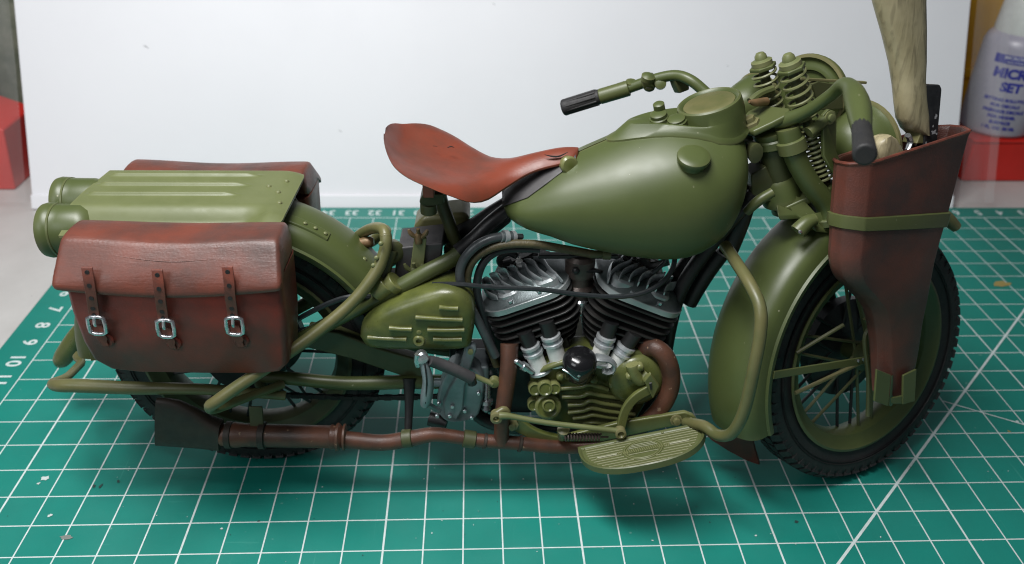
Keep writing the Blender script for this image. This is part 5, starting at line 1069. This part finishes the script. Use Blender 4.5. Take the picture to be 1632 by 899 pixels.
rc = G(); rc.prism([(15.972,-0.070,10.873), (16.116,0.000,10.883), (16.423,-0.194,9.532), (16.078,-0.345,9.583), (16.196,-0.203,9.925)], tuple(FL_*0.42)); rc.build('receiver_side', 'olive_tan', gun, bevel=0.03)
rc = G(); rc.prism([(16.089,-0.057,10.885), (16.503,0.128,10.837), (16.580,0.138,10.733), (16.706,-0.161,9.308), (16.317,-0.331,9.368)], tuple(FL_*0.48)); rc.build('receiver', 'black_worn', gun, bevel=0.04)
G().tube([(15.861,-0.266,9.763), (15.964,-0.256,9.609), (15.907,-0.330,9.423)], 0.10, 8, 3, flat=0.6).build('trigger_guard', 'steel', gun)
G().tube([(16.205,-0.018,9.648), (16.206,-0.068,9.451)], 0.07, 8, 1).build('sling_ring', 'steel', gun)
lens([((15.070,-0.524,9.785), (15.256,-0.422,9.839)), ((14.972,-0.608,9.635), (15.492,-0.338,9.723)), ((15.028,-0.639,9.408), (15.673,-0.301,9.531)), ((15.256,-0.602,9.122), (15.867,-0.273,9.278)), ((15.583,-0.524,8.816), (16.077,-0.256,8.947))], 0.22, 'wood', 'grip', gun)
# ------------------------------------------------------------------ saddlebags
hole_me = G().lathe((0, 0, 0), (0, 0, 1), [(-0.02, 0.05), (0.012, 0.05), (0.013, 0.01)], 8).mesh('eyelet', 'black')
def saddlebag(name, label, near):
    t = thing(name, label, 'saddlebag', group='saddlebags on the motorcycle'); t.matrix_world = BW
    s = -1 if near else 1
    def q(p): return (p[0], s*abs(p[1]), p[2])
    dx = -0.12 if near else -0.36; dz = -0.12 if near else -0.22
    yo = 2.92; yi = 1.42
    ol = [(-2.62, 7.4), (-2.64, 6.5), (-2.58, 5.7), (-2.46, 5.22), (-2.12, 4.96), (-1.5, 4.88), (0.0, 4.86), (1.3, 4.87), (1.68, 4.92), (1.86, 5.1), (1.96, 6.1), (2.0, 7.4)]
    rr = []
    for y, k in ((yi, 0.94), (yi+0.1, 0.985), (yi+0.3, 1.0), (yo-0.22, 1.0), (yo-0.07, 0.985), (yo, 0.945)):
        rr.append([(-0.3+(x+0.3)*k+dx, s*y, 6.3+(z-6.3)*k+dz*0.6) for x, z in ol])
    b = G().rings(rr).build('body', 'leather_red' if near else 'leather', t, smooth=60)
    # lid: a flat topped box profile swept along the bag, sagging hem
    n = 52; rr = []
    for i in range(n+1):
        u = i/n; x = -2.74+(1.92+2.74)*u
        e = min(u, 1-u)*n/1.3
        k = 1 if e >= 1 else 0.94+0.06*math.sqrt(max(0, 1-(1-e)**2))
        sg = math.sin(math.pi*u)
        sag = 0.20*sg**0.8-0.02*u
        wob = 0.025*math.sin(9*u+(0 if near else 2))*sg
        dent = 0.10*sg**2
        prof = [(yi-0.02, 7.35), (yi-0.06, 7.85), (yi-0.02, 8.05-dent*0.3), (yi+0.10, 8.12-dent*0.5), (yi+0.50, 8.15-dent), (yi+0.80, 8.13-dent), (yi+1.0, 8.09-dent*0.8), (yi+1.05, 8.03-dent*0.7), (yi+1.32, 7.74), (yi+1.54+wob, 7.50), (yi+1.64+wob, 7.38-sag*0.6), (yi+1.68, 7.30-sag), (yi+1.63, 7.20-sag), (yi+1.55, 7.22-sag), (yi+1.50, 7.35), (yi+1.2, 7.5)]
        rr.append([(x+dx+0.16*max(0, (8.1-z))*max(0, (u-0.5)/0.5)**6-0.12*max(0, (8.1-z))*max(0, (0.5-u)/0.5)**6, s*(2.3+(y-2.3)*k), 7.55+(z-7.55)*k+dz) for y, z in prof])
    fl = G().rings(rr).build('flap', 'leather_lid', t, smooth=65)
    m_ = fl.modifiers.new('sub', 'SUBSURF'); m_.levels = 1; m_.render_levels = 1
    if near: # pressed crease across the lid and a few nicks
        def lidp(u, hh): return (-2.74+(4.76)*u+dx, -(yi+1.12+hh*0.42), 7.92+dz-hh*0.40)
        G().tube([lidp(0.16, 0.05), lidp(0.3, 0.30), lidp(0.5, 0.46), lidp(0.7, 0.34), lidp(0.88, 0.16)], [0.004, 0.009, 0.011, 0.008, 0.003], 6, 6).build('crease', 'leather', fl)
    SP = [((-2.091,-2.990,7.626), (-2.067,-3.090,7.322), (-2.101,-3.090,6.940), (-2.165,-3.030,6.591), (-2.198,-3.020,6.347)), ((-0.649,-2.990,7.582), (-0.636,-3.090,7.262), (-0.669,-3.090,6.878), (-0.715,-3.030,6.527), (-0.737,-3.020,6.281)), ((0.821,-2.990,7.674), (0.841,-3.090,7.354), (0.811,-3.090,6.971), (0.783,-3.030,6.621), (0.756,-3.020,6.360))]
    for i in range(3):
        pts = [(p[0]+dx+0.12, p[1], p[2]+dz+0.12) for p in SP[i]]
        pts = [(p[0], s*abs(p[1]), p[2]) for p in pts]
        xb = pts[-1][0]-dx; zb_ = pts[-1][2]
        st = G(); rows = []
        cpts = cr(pts, 5)
        for k, p in enumerate(cpts):
            hw = 0.115
            rows.append([(p[0]-hw, p[1], p[2]), (p[0]+hw, p[1], p[2]), (p[0]+hw, p[1]+s*0.045, p[2]), (p[0]-hw, p[1]+s*0.045, p[2])])
        so = st.rings(rows).build('strap', 'leather_strap', t, bevel=0.012)
        for k in (2, 6, 10, 14, 17):
            p = cpts[min(k, len(cpts)-2)]
            inst('eyelet', hole_me, so, (p[0], p[1]+s*0.046, p[2]), (0, s, 0.1))
        tip = [(xb+0.0+dx, s*(yi+1.58), zb_-0.15), (xb+0.04+dx, s*(yi+1.60), zb_-0.42), (xb+0.08+dx, s*(yi+1.585), zb_-0.70)]
        rows = []
        for k, p in enumerate(cr(tip, 4)):
            hw = 0.115*(1 if k < 6 else 0.6); rows.append([(p[0]-hw, p[1], p[2]), (p[0]+hw, p[1], p[2]), (p[0]+hw, p[1]+s*0.045, p[2]), (p[0]-hw, p[1]+s*0.045, p[2])])
        G().rings(rows).build('strap_tip', 'leather_strap', so, bevel=0.012)
        G().lathe((xb+0.08+dx, s*(yi+1.50), zb_-0.62), (0, s, 0), [(-0.02, 0.16), (0.05, 0.16), (0.08, 0.13), (0.085, 0.02)], 14).build('keeper', 'leather_red', so)
        # buckle: rounded rectangular wire with tongue
        bz = zb_-0.13; hw, hh = 0.17, 0.215
        loop = [(xb+0.03+dx+x, s*(yi+1.66), bz+z) for x, z in [(-hw, -hh*0.8), (-hw*1.05, 0), (-hw*0.95, hh*0.85), (-hw*0.5, hh), (0, hh*1.02), (hw*0.5, hh), (hw, hh*0.85), (hw*1.05, 0), (hw*0.95, -hh*0.8), (hw*0.5, -hh), (0, -hh*1.02), (-hw*0.5, -hh)]]
        bk = G().tube(loop, 0.047, 8, 1, loop=True).build('buckle', 'steel', so, smooth=60)
        G().tube([(xb+0.03+dx, s*(yi+1.70), bz+hh), (xb+0.02+dx, s*(yi+1.72), bz+hh*0.4), (xb+0.02+dx, s*(yi+1.70), bz+0.02)], 0.035, 8, 3).build('tongue', 'steel', bk)
    return t
saddlebag('saddlebag', 'reddish brown leather saddlebag on the near side, three buckled straps showing', True)
saddlebag('saddlebag', 'brown saddlebag on the far side of the luggage rack, only its top showing', False)
